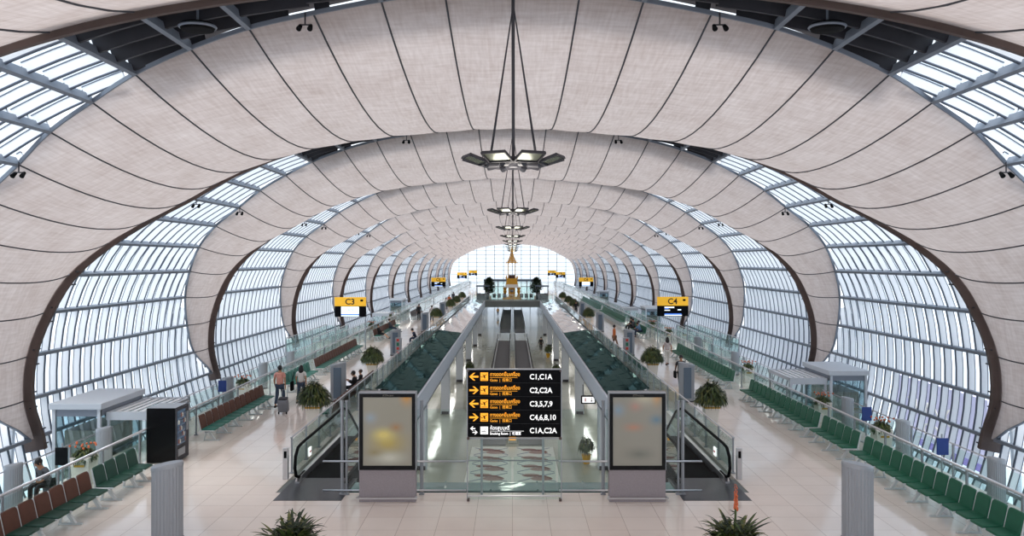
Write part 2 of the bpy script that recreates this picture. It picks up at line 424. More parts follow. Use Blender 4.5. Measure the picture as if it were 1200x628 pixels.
# ------------------------------------------------------------------ end wall glazing
YE = 13.0*P + 1
def end_wall():
    pane = MB(); pts = []
    for i in range(-iEnd, iEnd+1):
        p, n, *_ = arc(i); q = p + n*.4; pts.append((q.x, YE, q.z))
    pane.add(pts, [tuple(range(len(pts)))])
    o = pane.build('window_%d' % (wn+1), mGlass); struct(o)
    bars = MB()
    def zx(z):   # half width at height z
        best = 0
        for i in range(0, iEnd*10+1):
            q = station(i/10)
            if q[1] >= z: best = max(best, q[0])
        return best
    for j in range(-6, 7):
        x = j*2.6; zt = 0
        for i in range(0, iEnd*10+1):
            q = station(i/10)
            if q[0] >= abs(x): zt = q[1]; break
        bars.box(x-.08, x+.08, YE-.2, YE-.02, LOW, zt)
    z = LOW+1.2
    while z < EYE + .355*P:
        w = zx(z); bars.box(-w, w, YE-.14, YE-.03, z-.06, z+.06); z += 1.15
    bars.build('glazing_bars', mPurlin, o)
end_wall()
# ------------------------------------------------------------------ floors and slabs
VX = 6.45; Y0 = 20.9; Y1 = 121.0; XE = 12.95
m = MB()
m.box(-XE, XE, -6, 20.9, -.5, 0)
for sg in (-1, 1):
    a, b = sorted((sg*VX, sg*XE)); m.box(a, b, 20.9, Y1, -.5, 0)
m.box(-XE, XE, Y1+5.2, YE-.3, -.5, 0)
for sg in (-1, 1):
    a, b = sorted((sg*VX, sg*XE)); m.box(a, b, Y1, Y1+5.2, -.5, 0)
struct(m.build('floor', mFloor), 'polished cream tile floor of the concourse')
m = MB(); m.box(-VX, VX, Y1, Y1+5.2, -.95, 0)
struct(m.build('trim_1', mSlabSide), 'grey footbridge slab crossing the void')
m = MB(); m.box(-16.0, 16.0, -6, YE-.3, LOW-.3, LOW)
struct(m.build('floor_lower', mLowFloor), 'polished grey stone floor of the lower hall')
m = MB(); m.box(-150, 150, -40, 420, LOW-1.2, LOW-.7)
struct(m.build('ground', mConcrete), 'pale concrete apron outside')
# side fascias of the void, ledge around its head
for i, sg in enumerate((-1, 1)):
    m = MB(); a, b = sorted((sg*4.32, sg*4.42)); m.box(a, b, 34, Y1, -.95, .06)
    a, b = sorted((sg*4.32, sg*4.5)); m.box(a, b, 34, Y1, -.95, -.88)
    struct(m.build('trim_%d' % (2+i), mFascia), 'light grey fascia beam along the void')
    m = MB(); a, b = sorted((sg*4.42, sg*VX)); m.box(a, b, 34.0, Y1, -.60, -.5)
    struct(m.build('trim_%d' % (4+i), mSlabSide))
    m = MB(); a, b = sorted((sg*7.2, sg*7.4)); m.box(a, b, 40, YE-1, LOW, -.5)
    struct(m.build('wall_lower_%s' % ('left' if sg < 0 else 'right'), mShop))
m = MB(); m.box(-4.5, 4.5, 20.9, 21.15, -.5, -.06); struct(m.build('trim_6', mBlackGloss))
m = MB(); m.box(-4.5, 4.5, 21.15, 21.95, -.5, -.02)
for x in (-3.2, -1.9, -.6, .7, 2.0, 3.3): m.box(x-.02, x+.02, 21.15, 21.95, -.02, .02)
struct(m.build('trim_7', mTealGlass), 'teal glass ledge at the head of the void')
# wavy glass along the void edges
for sg in (-1, 1):
    side = 'left' if sg < 0 else 'right'
    t = empty('glass_canopy', 'long band of rippled dark glass panes beside the void, %s side' % side, 'glass canopy', (sg*5.43, 36, 0), 0, 'rippled glass bands beside the void')
    y = 0; k = 0
    while y < 84:
        L = 1.7; mm = MB(); nx, ny = 20, 2; base = len(mm.v)
        tilt = 0
        for i in range(nx+1):
            for j in range(ny+1):
                xx = -1.0 + 2.0*i/nx; yy = j/ny*(L-.004)
                zz = .10 + .25*max(0, (xx*sg)+1)/2 + .012*math.sin(xx*7+k*1.3) + tilt*(yy-.8)
                mm.v.append((xx, y+yy, zz))
        for i in range(nx):
            for j in range(ny):
                a = i*(ny+1)+j; mm.f.append((a, a+ny+1, a+ny+2, a+1)); mm.m.append(0)
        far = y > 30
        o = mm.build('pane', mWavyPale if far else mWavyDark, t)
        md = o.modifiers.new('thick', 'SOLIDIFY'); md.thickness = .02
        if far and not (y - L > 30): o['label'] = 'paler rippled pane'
        y += L; k += 1
# ------------------------------------------------------------------ balustrades
def balustrade(x, y0, y1, sp, h, label, rail=.03, name='glass_balustrade', group=None, low_rail=False, brackets=False):
    t = empty(name, label, 'railing', (x, y0, 0), 0, group); L = y1-y0
    n = int(L/sp); sp = L/n
    pm = None
    for i in range(n+1):
        if pm is None:
            mb = MB(); mb.box(-.022, .022, -.03, .03, 0, h-.02); mb.rbox(0, 0, .02, .12, .12, .04, bev=.008); mb.tube([(0, 0, h-.1), (0, 0, h-.01)], .018, 6)
            pm = mb.build('post', mAlu, t)
        else:
            c = pm.copy(); COL.objects.link(c); c.location = (0, i*sp, 0)
    gm = None
    for i in range(n):
        if gm is None:
            mb = MB(); mb.box(-.008, .008, .06, sp-.06, .08, h-.08); gm = mb.build('glass_panel', mRailGlass, t)
        else:
            c = gm.copy(); COL.objects.link(c); c.location = (0, i*sp, 0)
    mb = MB(); mb.tube([(0, -.1, h), (0, L+.1, h)], rail, 10); mb.build('handrail', mChrome, t, smooth=True)
    if low_rail:
        mb = MB(); mb.tube([(0, -.1, .12), (0, L+.1, .12)], .018, 8); mb.build('foot_rail', mChrome, t, smooth=True)
    return t
for sg in (-1, 1):
    side = 'left' if sg < 0 else 'right'
    balustrade(sg*11.45, 13, 214, 2.1, 1.05, 'long glass balustrade with steel handrail right behind the %s wall seats' % side, .035, group=None)
    for (a_, b_, nm_) in (((13, 24.5, 'nearest stretch'), (28, 71.5, 'middle stretch'), (75.3, 214, 'farthest stretch')) if sg < 0 else ((13, 31.6, 'nearest stretch'), (35.5, 79.5, 'middle stretch'), (83.5, 214, 'farthest stretch'))):
        balustrade(sg*12.8, a_, b_, 2.3, 1.0, 'outer thin glass railing beyond the planters, %s side, %s' % (side, nm_), .02)
    balustrade(sg*6.55, 22.8, Y1-.3, 1.6, 1.08, 'glass balustrade edging the central void on the %s, beside the rippled glass' % side, .025)
t = empty('glass_balustrade', 'short glass railing on the grey footbridge in front of the golden pavilion', 'railing', (0, Y1+.3, 0))
for i in range(7):
    x = -6.3 + 2.1*i; mb = MB(); mb.box(x-.03, x+.03, -.03, .03, 0, 1.0); mb.build('post', mAlu, t)
    if i < 6: mb = MB(); mb.box(x+.06, x+2.04, -.01, .01, .08, .95); mb.build('glass_panel', mRailGlass, t)
mb = MB(); mb.tube([(-6.4, 0, 1.03), (6.4, 0, 1.03)], .03, 8); mb.build('handrail', mChrome, t)
# front screen with tall posts at the head of the void
t = empty('glass_screen', 'wide tall glass screen with steel posts and handrails behind the directory sign and posters', 'glass screen', (0, 20.75, 0))
for x in (-4.6, -4.48, -2.45, 2.45, 4.48, 4.6):
    mb = MB(); mb.tube([(x, 0, 0), (x, 0, 2.5)], .045 if abs(x) != 4.48 else .03, 10); mb.tube([(x, 0, 2.5), (x, 0, 2.54)], .05, 8); mb.rbox(x, 0, .02, .14, .14, .04, bev=.01)
    mb.build('post', mAlu, t, smooth=False)
for (a, b) in ((-4.55, -2.5), (-2.4, -1.2), (-1.2, 0), (0, 1.2), (1.2, 2.4), (2.5, 4.55)):
    mb = MB(); hh = 2.3 if abs(a+b) > 3.5 else 1.02
    mb.box(a+.03, b-.03, -.008, .008, .08, hh); mb.build('glass_panel', mScreenGlass, t)
for z, r in ((.92, .028), (.14, .026)):
    for (a, b) in ((-5.1, -1.25), (-1.25, 1.25), (1.25, 5.1)):
        if abs(a+b) < 1: continue
        mb = MB(); mb.tube([(a, -.1, z), (b, -.1, z)], r, 10)
        for x in (-4.6, -2.45, 2.45, 4.6):
            if a < x < b: mb.tube([(x, -.1, z), (x, 0, z)], .015, 6)
        mb.build('handrail', mChrome, t, smooth=True)
mb = MB(); mb.tube([(-1.25, -.02, .92), (1.25, -.02, .92)], .02, 8); mb.build('handrail', mAlu, t)
for x in (-.83, .83):
    mb = MB(); mb.box(x-.03, x+.03, -.03, .03, 0, 1.6); mb.build('post', mAlu, t)
# ------------------------------------------------------------------ escalators
def escalator(sg):
    side = 'left' if sg < 0 else 'right'
    t = empty('escalator', 'black-stepped escalator descending from the dark floor plate on the %s' % side, 'escalator', (sg*5.4, 21.0, 0))
    xo, xi = .70*sg, -.70*sg            # outer and inner balustrade, local x
    run = [(1.0, 0), (3.6, 0), (11.4, LOW), (13.0, LOW)]
    for (x, nm) in ((xo, 'outer'), (xi, 'inner')):
        # handrail with rounded newel
        pts = [(x, 1.5, .14)]
        for a in range(0, 9):
            an = -PI/2 - a*PI/8; pts.append((x, .95 + .42*math.cos(an), .56 + .42*math.sin(an)))
        pts = [(x, 1.5, .14), (x, .95, .14), (x, .65, .25), (x, .53, .5), (x, .60, .8), (x, .85, 1.0), (x, 1.2, 1.03), (x, 6.6, 1.02), (x, 7.6, .72), (x, 14.6, LOW+.95), (x, 15.6, LOW+.95)]
        mb = MB(); mb.tube(pts, .045, 8); h = mb.build('handrail', mBlack, t, smooth=True)
        mb = MB(); prof = [(.62, .2), (.62, .8), (.9, .97), (6.6, .97), (7.6, .68), (14.6, LOW+.9), (15.6, LOW+.9), (15.6, LOW+.1), (14.6, LOW+.1), (6.8, .12), (1.0, .1)]
        a, b = x-.008, x+.008; n = len(prof)
        mb.add([(a, p[0], p[1]) for p in prof] + [(b, p[0], p[1]) for p in prof], [tuple(range(n)), tuple(range(2*n-1, n-1, -1))] + [(i, (i+1) % n, n+(i+1) % n, n+i) for i in range(n)])
        mb.build('glass_side', mRailGlass, t)
        mb = MB(); a, b = x-.06, x+.06; prof = [(.75, -.45), (.75, .06), (1.0, .16), (6.8, .16), (14.6, LOW+.2), (15.8, LOW+.2), (15.8, LOW-.0), (14.6, LOW-.2), (6.4, -.5)]; n = len(prof)
        mb.add([(a, p[0], p[1]) for p in prof] + [(b, p[0], p[1]) for p in prof], [tuple(range(n)), tuple(range(2*n-1, n-1, -1))] + [(i, (i+1) % n, n+(i+1) % n, n+i) for i in range(n)])
        mb.build('skirt', mChrome if nm == 'outer' else mBlack, t)
    mb = MB(); z = -.02; y = 1.9
    mb.box(-.6, .6, 1.9, 6.4, -.3, -.02)
    for i in range(22):
        mb.box(-.6, .6, 6.4+i*.37, 6.4+(i+1)*.37+.02, -.4-i*.203, -.02-i*.203)
    mb.build('steps', mBlack, t)
    mb = MB(); mb.box(-.62, .62, 1.3, 1.95, -.06, .012); mb.build('comb_plate', mBlack, t)
    mb = MB(); mb.box(sg*.70-.02, sg*.70+.02, 2.0, 2.25, .45, .7); mb.build('notice', [mSignWhite], t)
    mb = MB(); mb.box(sg*.70-.024, sg*.70+.024, 2.03, 2.22, .55, .60); mb.build('notice_stripe', mRed, t)
for sg in (-1, 1):
    escalator(sg)
    m = MB(); a, b = sorted((sg*4.5, sg*6.3)); m.box(a, b, 20.2, 22.3, -.02, .008)
    struct(m.build('trim_%d' % (8 if sg < 0 else 9), mDarkPlate), 'dark metal floor plate before the escalator')
    m = MB(); a, b = sorted((sg*4.5, sg*6.45)); m.box(a, b, 20.9, 22.2, -.5, -.02); struct(m.build('trim_%d' % (10 if sg < 0 else 11), mSlabSide))
    m = MB(); m.rbox(0, 0, .45, .15, .12, .9, bev=.01); o = m.build('bollard', mChrome, loc=(sg*6.55, 22.2, 0))
    m = MB(); m.rbox(0, -.065, .72, .08, .02, .2, bev=.008); m.build('sensor', mBlack, o)
    tag(o, 'slim steel post with black oval sensor beside the %s escalator' % ('left' if sg < 0 else 'right'), 'post', 'sensor posts by the escalators')
# ------------------------------------------------------------------ poster stands
def poster_mat(name, base, blobs):
    m = bpy.data.materials.new(name); m.use_nodes = True; nt = m.node_tree; b = nt.nodes['Principled BSDF']; N = nt.nodes.new; L = nt.links.new
    tc = N('ShaderNodeTexCoord'); cur = None
    rgb = N('ShaderNodeRGB'); rgb.outputs[0].default_value = srgb(*base); cur = rgb.outputs[0]
    for (u, v, rx, rz, col, st) in blobs:
        mp = N('ShaderNodeMapping'); mp.vector_type = 'POINT'
        mp.inputs['Scale'].default_value = (1/rx, 0, 1/rz); mp.inputs['Location'].default_value = (-u/rx, 0, -v/rz)
        gr = N('ShaderNodeTexGradient'); gr.gradient_type = 'QUADRATIC_SPHERE'
        L(tc.outputs['Object'], mp.inputs[0]); L(mp.outputs[0], gr.inputs[0])
        mu = N('ShaderNodeMath'); mu.operation = 'MULTIPLY'; mu.inputs[1].default_value = st; mu.use_clamp = True; L(gr.outputs[1], mu.inputs[0])
        mx = N('ShaderNodeMix'); mx.data_type = 'RGBA'; mx.inputs[7].default_value = srgb(*col)
        L(mu.outputs[0], mx.inputs[0]); L(cur, mx.inputs[6]); cur = mx.outputs[2]
    L(cur, b.inputs['Base Color']); L(cur, b.inputs['Emission Color']); b.inputs['Emission Strength'].default_value = .10; b.inputs['Roughness'].default_value = .25
    return m
mPosterL = poster_mat('poster_picture', (146, 143, 130), [(0, 1.55, .85, .55, (172, 154, 92), 1.3), (-.1, 1.75, .5, .3, (206, 190, 116), 1.4), (.22, 1.95, .32, .22, (160, 122, 84), 1.0), (-.45, 2.2, .3, .25, (140, 156, 170), 1.0), (.5, 2.85, .3, .5, (196, 140, 60), 1.6), (.05, 1.15, .7, .3, (186, 186, 172), 1.3), (-.35, 1.3, .4, .2, (140, 130, 96), 1.0)])
mPosterR = poster_mat('poster_image', (140, 138, 128), [(-.05, 2.5, .3, .25, (170, 130, 120), 1.0), (-.1, 1.95, .45, .2, (168, 130, 112), 1.3), (.5, 2.15, .35, .25, (100, 124, 138), 1.2), (-.5, 2.4, .3, .3, (128, 146, 160), 1.2), (.5, 2.85, .25, .5, (190, 136, 70), 1.6), (.05, 1.25, .7, .3, (116, 116, 108), 1.2), (.2, 2.75, .6, .4, (188, 180, 156), 1)])
for sg in (-1, 1):
    t = empty('poster_stand', 'tall backlit poster stand, %s' % ('blurred yellow picture, left of the directory sign' if sg < 0 else 'mostly grey blurred picture, right of the directory sign'), 'poster stand', (sg*3.27 - .0, 20.1, 0), 0, 'backlit poster stands')
    m = MB(); m.rbox(0, .12, .42, 1.48, .26, .84, bev=.01); m.box(-.74, .74, -.02, .26, .76, .80); m.build('pedestal', M('speckled_grey', (150, 142, 146), .6, noise=.25, nscale=60), t)
    m = MB()
    for (a, b, c, d) in ((-.735, -.64, .84, 2.84), (.64, .735, .84, 2.84), (-.64, .64, .84, .95), (-.64, .64, 2.74, 2.84)): m.box(a, b, -.02, .22, c, d)
    m.box(-.64, .64, .03, .22, .95, 2.74); m.build('frame', mBlackGloss, t)
    m = MB(); m.box(-.75, .75, -.03, .24, 2.84, 2.87); m.box(-.75, -.735, -.03, .24, .84, 2.84); m.box(.735, .75, -.03, .24, .84, 2.84); m.build('edge_trim', mAlu, t)
    m = MB(); m.box(-.64, .64, .0, .03, .95, 2.74); m.build('poster', mPosterL if sg < 0 else mPosterR, t)
    m = MB(); m.tube([(-.8, -.12, .13), (.8, -.12, .13)], .025, 8)
    for x in (-.75, .75): m.tube([(x, -.12, .13), (x, .0, .13)], .03, 6)
    m.build('bumper_rail', mChrome, t)
    text_mb('JCDecaux', .07, 'maker_name', M('faint_grey', (120, 116, 108), .6), t, (-.12, -.025, 2.79), align='LEFT')
# ------------------------------------------------------------------ directory sign
t = empty('directory_sign', 'black directory sign of gate arrows on a glass stand, centre foreground', 'sign', (.05, 20.15, 0))
m = MB(); m.rbox(0, .05, 2.57, 2.46, .12, 1.78, bev=.04, seg=3); m.build('board', mSignBlack, t)
m = MB(); m.box(-1.25, 1.25, 0, .1, 3.45, 3.475)
for x in (-1.245, 1.225): m.box(x, x+.02, 0, .1, 0, 3.46)
m.build('frame', mAlu, t)
m = MB()
for x in (-1.24, 1.18):
    m.rbox(x+.03, .05, 1.65, .07, .13, .07, bev=.01); m.rbox(x+.03, .05, .03, .07, .13, .07, bev=.01); m.rbox(x+.03, .05, 3.42, .05, .13, .05, bev=.01)
m.build('corner_bracket', mRib, t)
m = MB(); m.box(-1.22, 1.22, .04, .055, .04, 1.65); m.build('glass_panel', mScreenGlass, t)
m = MB(); m.tube([(-1.22, -.02, .15), (1.22, -.02, .15)], .025, 8); m.build('bumper_rail', mChrome, t)
m = MB(); m.box(-1.22, 1.22, .02, .075, 1.63, 1.66); m.build('clamp_strip', mAlu, t)
m = MB()
for k in range(1, 5): m.box(-1.2, 1.2, -.012, -.008, 3.46-.355*k-.003, 3.46-.355*k+.003)
m.build('row_lines', M('sign_line', (40, 42, 46), .5), t)
def poly(mb, pts, x, z, y=-.012, th=.004, sx=1):
    n = len(pts); v = [(x+sx*p[0], y, z+p[1]) for p in pts] + [(x+sx*p[0], y-th, z+p[1]) for p in pts]
    mb.add(v, [tuple(range(n)), tuple(range(2*n-1, n-1, -1))] + [(i, (i+1) % n, n+(i+1) % n, n+i) for i in range(n)])
ARROW = [(-.125, 0), (-.01, .10), (.035, .10), (-.045, .024), (.12, .024), (.12, -.024), (-.045, -.024), (.035, -.10), (-.01, -.10)]
rows = [('C1,C1A', -1), ('C2,C2A', 1), ('C3,5,7,9', -1), ('C4,6,8,10', 1)]
yf = -.012
for k, (tx, d) in enumerate(rows):
    zc = 3.46 - .355*(k+.5) - .01
    m = MB(); poly(m, ARROW, -1.06, zc, sx=1 if d < 0 else -1); m.build('arrow', mAmber, t)
    m = MB(); m.rbox(-.79, -.014, zc, .2, .008, .22, bev=.003); m.build('pictogram_plate', mAmber, t)
    m = MB()
    ca, sa = math.cos(.5), math.sin(.5)
    pl = [(-.08, 0), (.085, .012), (.085, -.004), (-.07, -.012)]
    wing = [(-.02, .0), (.03, .005), (-.005, -.07), (-.03, -.07)]; wing2 = [(-.0, .0), (.03, .0), (-.02, .05), (-.035, .05)]; tail = [(-.08, 0), (-.06, 0), (-.08, .04), (-.095, .04)]
    for shp in (pl, wing, wing2, tail):
        poly(m, [(p[0]*ca - p[1]*sa, p[0]*sa + p[1]*ca + .02) for p in shp], -.79, zc, y=-.019, th=.003)
    m.box(-.86, -.72, -.022, -.018, zc-.09, zc-.078); m.build('plane_icon', mSignBlack, t)
    text_mb('ทางออกขึ้นเครื่อง', .135, 'thai_text', mAmber, t, (-.64, yf, zc+.055), sx=.84, off=.001)
    text_mb('Gates  |  搭乗口', .095, 'small_text', mAmber, t, (-.64, yf, zc-.095), sx=.9, off=0)
    m = MB(); m.box(-.64, .08, yf-.003, yf, zc-.028, zc-.02); m.build('underline', mAmber, t)
    text_mb(tx, .195, 'gate_numbers', mSignWhite, t, (.40, yf, zc-.01), sx=.92, off=.003)
zc = 3.46 - .355*4.5
m = MB()
poly(m, [(p[0]*.55, p[1]*.55) for p in ARROW], -1.09, zc+.05); poly(m, [(p[0]*.55, p[1]*.55) for p in ARROW], -1.03, zc-.05, sx=-1); m.build('arrow', mSignWhite, t)
m = MB(); m.rbox(-.79, -.014, zc, .2, .008, .2, bev=.003); m.build('pictogram_plate', mSignWhite, t)
m = MB(); m.box(-.86, -.74, -.022, -.018, zc-.03, zc-.012); m.tube([(-.80, -.02, zc+.0), (-.76, -.02, zc+.02), (-.78, -.02, zc+.045), (-.73, -.02, zc+.06)], .006, 5); m.box(-.86, -.72, -.022, -.018, zc-.07, zc-.06); m.build('cigarette_icon', mSignBlack, t)
text_mb('ห้องสูบบุหรี่', .135, 'thai_text', mSignWhite, t, (-.64, yf, zc+.06), sx=.84, off=.001)
text_mb('Smoking Room  |  吸煙室', .09, 'small_text', mSignWhite, t, (-.64, yf, zc-.085), sx=.86, off=.002)
m = MB(); m.box(-.64, .25, yf-.003, yf, zc-.022, zc-.014); m.build('underline', mSignWhite, t)
text_mb('C1A,C2A', .195, 'gate_numbers', mSignWhite, t, (.40, yf, zc-.01), sx=.92, off=.003)
# ------------------------------------------------------------------ gate signs
def gate_sign(x, y, txt, label, pale):
    t = empty('gate_sign', label, 'sign', (x, y, 0), 0, 'yellow gate number signs')
    w = 1.12
    m = MB(); m.rbox(0, 0, 3.4, 2*w, .14, .64, bev=.01); m.build('number_panel', mYellow, t)
    m = MB(); m.rbox(0, 0, 2.70, 2*w, .12, .76, bev=.01); m.build('display_panel', mSignBlack, t)
    m = MB()
    if pale: m.box(-.65, .62, -.075, -.06, 2.36, 3.04)
    else: m.box(-.6, .1, -.075, -.06, 2.92, 3.0); m.box(-.6, -.2, -.075, -.06, 2.72, 2.78); m.box(.35, .6, -.075, -.06, 2.75, 2.82); m.box(-.6, .65, -.075, -.06, 2.36, 2.42)
    m.build('display_text', mScreenPale, t)
    m = MB(); m.box(-.65 if pale else -.6, .62, -.082, -.07, 2.43, 2.52)
    if not pale: m.box(-.6, -.3, -.082, -.07, 2.84, 2.9)
    m.build('display_bar', mScreenBlue, t)
    if pale: text_mb('GATE', .26, 'display_word', mScreenBlue, t, (-.05, -.082, 2.80), align='CENTER')
    m = MB(); m.box(.72, .92, -.075, -.07, 3.42, 3.56); m.build('pictogram', mSignBlack, t)
    text_mb(txt, .58, 'gate_number', M('sign_ink', (44, 26, 22), .6), t, (-.02, -.075, 3.38), align='CENTER', off=.012)
    for s in (-1, 1):
        m = MB(); m.tube([(s*(w-.04), 0, 0), (s*(w-.04), 0, 3.1)], .04, 8); m.rbox(s*(w-.04), 0, .02, .2, .2, .04, bev=.01); m.build('post', mAlu, t)
gs = [(-11.6, 55.0, 'C3', 'large yellow gate sign C3 over a pale screen, left side', True), (11.6, 55.6, 'C4', 'large yellow gate sign C4 over a dark screen, right side', False),
      (-11.6, 120.5, 'C5', 'yellow gate sign second from the camera on the left', False), (11.6, 121.0, 'C6', 'yellow gate sign second from the camera on the right', True),
      (-11.55, 176, 'C7', 'small distant yellow gate sign third on the left', False), (11.55, 184, 'C8', 'small distant yellow gate sign third on the right', False),
      (-10.9, 212, 'C9', 'smallest farthest yellow gate sign on the left', False), (10.9, 212, 'C10', 'smallest farthest yellow gate sign on the right', False)]
for g in gs:
    gate_sign(*g)
# ------------------------------------------------------------------ ribbed pillars
def pillar_meshes(w, d, h, tilt, ribbed=True):
    n = 52 if ribbed else 32; vs = []; fs = []
    for ring in range(2):
        for k in range(n):
            a = 2*PI*k/n; rr = 1.0 - (.06 if (ribbed and k % 2) else 0)
            x, y = w/2*math.cos(a)*rr, d/2*math.sin(a)*rr
            vs.append((x, y, 0 if ring == 0 else h - .06 + tilt*x))
    for k in range(n):
        k2 = (k+1) % n; fs.append((k, k2, n+k2, n+k))
    mb = MB().add(vs, fs); mb.f.append(tuple(n + k for k in range(n))); mb.m.append(0)
    cap = MB(); vs = []; n2 = 40
    for (s, dz) in ((1.03, -.08), (1.03, -.01), (.97, .02)):
        for k in range(n2):
            a = 2*PI*k/n2; x = w/2*math.cos(a)*s; vs.append((x, d/2*math.sin(a)*s, h - .02 + dz + tilt*x))
    fs = [(i*n2+k, i*n2+(k+1) % n2, (i+1)*n2+(k+1) % n2, (i+1)*n2+k) for i in range(2) for k in range(n2)] + [tuple(2*n2+k for k in range(n2))]
    cap.add(vs, fs)
    return mb, cap
pm_cache = {}
def pillar(x, y, w, d, h, label, sg, group, panel=False):
    t = empty('ventilation_pillar', label, 'pillar', (x, y, 0), 0, group)
    mb, cap = pillar_meshes(w, d, h, -.28*(1 if x > 0 else -1)*.6, True)
    mb.build('shaft', mColRib, t); cap.build('cap', mChrome if False else mAlu, t)
    pn = MB(); pn.rbox(0, -d/2+.02, h*.5, w*.5, .05, h*.8, bev=.02); pn.build('front_panel', mColPanel, t) if panel else None
    bs = MB(); bs.lathe([(w/2*1.06, 0), (w/2*1.06, .05), (w/2, .06)], 32, sy=d/w); bs.build('base_ring', mDarkSteel, t)
ords = ['nearest the camera', 'second from the camera', 'third from the camera', 'fourth from the camera', 'fifth from the camera', 'sixth from the camera']
for sg in (-1, 1):
    side = 'left' if sg < 0 else 'right'
    for k, y in enumerate((17.4, 34.5, 51.4, 68.6, 86)):
        pillar(sg*7.82, y, .70, .46, 1.72, 'tall ribbed grey oval pillar on the %s aisle, %s' % (side, ords[k]), sg, 'tall oval pillars in the aisles', panel=k > 0)
    ys = ((19.0, 23.2, 33.3, 38.0, 42.7) if sg < 0 else (19.6, 24.3, 28.3, 42.6, 51.0))
    for k, y in enumerate(ys):
        pillar(sg*12.35, y, .44, .32, 1.28, 'low grey oval pillar behind the %s balustrade, %s' % (side, ords[k]), sg, 'low oval pillars behind the balustrades')
# slim posts with coloured fire icons
for sg in (-1, 1):
    t = empty('fire_point', 'slim grey post with red and green icon squares, %s aisle beside an oval pillar' % ('left' if sg < 0 else 'right'), 'fire point', (sg*7.15, 48.2, 0), 0, 'fire icon posts')
    m = MB(); m.rbox(0, 0, .75, .38, .3, 1.5, bev=.02); m.build('body', mAlu, t)
    for i, mt in enumerate((mRed, mGreenIcon, mRed, mRed)):
        m = MB(); m.rbox(sg*.02, -.155, 1.36-.26*i, .16, .02, .16 if i != 1 else .22, bev=.004); m.build('icon', mt, t)
# ------------------------------------------------------------------ seating
def tilt(a): return Matrix.Rotation(a, 3, 'X')
def seat_protos():
    def pad(w, h, th, r, cx, cy, cz, rot):
        pts = []
        for (sx_, sz_, a0) in ((1, 1, 0), (-1, 1, PI/2), (-1, -1, PI), (1, -1, 3*PI/2)):
            rr = r if sz_ > 0 else r*.4
            for q in range(5): a = a0 + q*PI/8; pts.append((sx_*(w/2-rr) + rr*math.cos(a), sz_*(h/2-rr) + rr*math.sin(a)))
        n = len(pts); mb_ = MB(); vs = []
        for (sc, y) in ((.93, -th/2), (1, -th/2+.015), (1, th/2-.015), (.93, th/2)):
            for (px, pz) in pts: v_ = rot @ Vector((px*sc, y, pz*sc)); vs.append((v_.x+cx, v_.y+cy, v_.z+cz))
        fs = [tuple(range(n)), tuple(3*n+i for i in range(n-1, -1, -1))] + [(i*n+k, (i+1)*n+k, (i+1)*n+(k+1) % n, i*n+(k+1) % n) for i in range(3) for k in range(n)]
        return mb_.add(vs, fs)
    b = pad(.515, .50, .075, .10, 0, .27, .67, tilt(-.22))
    for z in (.56, .66, .76): pass
    s = MB(); s.rbox(0, -.0, .425, .50, .46, .065, rot=tilt(.05), bev=.026, seg=3)
    f = MB()
    f.rbox(.285, .26, .62, .03, .04, .56, rot=tilt(-.22), bev=.006, seg=1); f.rbox(.285, .0, .40, .03, .52, .035, bev=.006, seg=1)
    return b, s, f
pb, ps, pf = seat_protos()
_tmp = bpy.data.objects.new('tmp', None); COL.objects.link(_tmp)
mesh_b = pb.build('backrest', mGreen, _tmp); mesh_s = ps.build('seat', mGreen, _tmp, smooth=True); mesh_f = pf.build('side_frame', mFrameWhite, _tmp)
MESH = {}
def seatmesh(kind, mat):
    key = (kind, mat.name)
    if key not in MESH:
        src = {'b': mesh_b, 's': mesh_s}[kind].data.copy(); src.materials.clear(); src.materials.append(mat); MESH[key] = src
    return MESH[key]
def part(name, me, parent, loc=(0, 0, 0)):
    o = bpy.data.objects.new(name, me); link(o, parent); o.location = loc; KIDS.setdefault(parent.name, []).append(o); return o
legm = MB()
legm.add([(-.035, .02, .36), (.035, .02, .36), (.035, -.22, .0), (-.035, -.22, .0), (-.035, .12, .36), (.035, .12, .36), (.035, -.14, .0), (-.035, -.14, .0)],
         [(0, 1, 2, 3), (7, 6, 5, 4), (0, 4, 5, 1), (1, 5, 6, 2), (2, 6, 7, 3), (3, 7, 4, 0)])
legm.rbox(0, -.06, .02, .08, .58, .04, bev=.01)
legm.rbox(0, .16, .2, .04, .05, .36, rot=tilt(.25), bev=.005)
_leg = legm.build('leg', mFrameWhite, _tmp)
def bench(x, y0, n, face, backs, pans, label, pitch=.57, group=None):
    """row of n seats along y starting at y0; face=+1: looks to +x"""
    t = empty('tandem_bench', label, 'seats', (x, y0, 0), PI/2*face if True else 0, group)
    # local -Y must look towards world face*x : rz=+90deg sends -Y to +X ; local x runs along world +y*face
    dirn = face
    for i in range(n):
        lx = dirn*(i+.5)*pitch
        bm_, pm_ = backs(i), pans(i)
        part('backrest', seatmesh('b', bm_), t, (lx, 0, 0)); part('seat', seatmesh('s', pm_), t, (lx, 0, 0))
        part('side_frame', mesh_f.data, t, (lx, 0, 0))
        if i == 0: part('side_frame', mesh_f.data, t, (lx-.57, 0, 0)) if dirn > 0 else None
        if i == n-1 and dirn < 0: part('side_frame', mesh_f.data, t, (lx-.57, 0, 0))
        if i % 2 == 0 or i == n-1: part('leg', _leg.data, t, (lx, 0, 0))
    m = MB(); L = n*pitch; a, b = sorted((0, dirn*L)); m.box(a, b, .0, .08, .33, .38); m.build('beam', mAlu, t)
    return t
G = lambda i: mGreen
XS = 10.62
bench(XS, 16.35, 13, -1, G, G, 'row of thirteen green seats at the right foreground, ending near the tall ribbed pillar')
bench(XS, 24.1, 5, -1, G, G, 'short row of five green seats on the right, between two longer rows')
bench(XS, 27.2, 14, -1, G, G, 'row of fourteen green seats on the right beside the louvred canopy', )
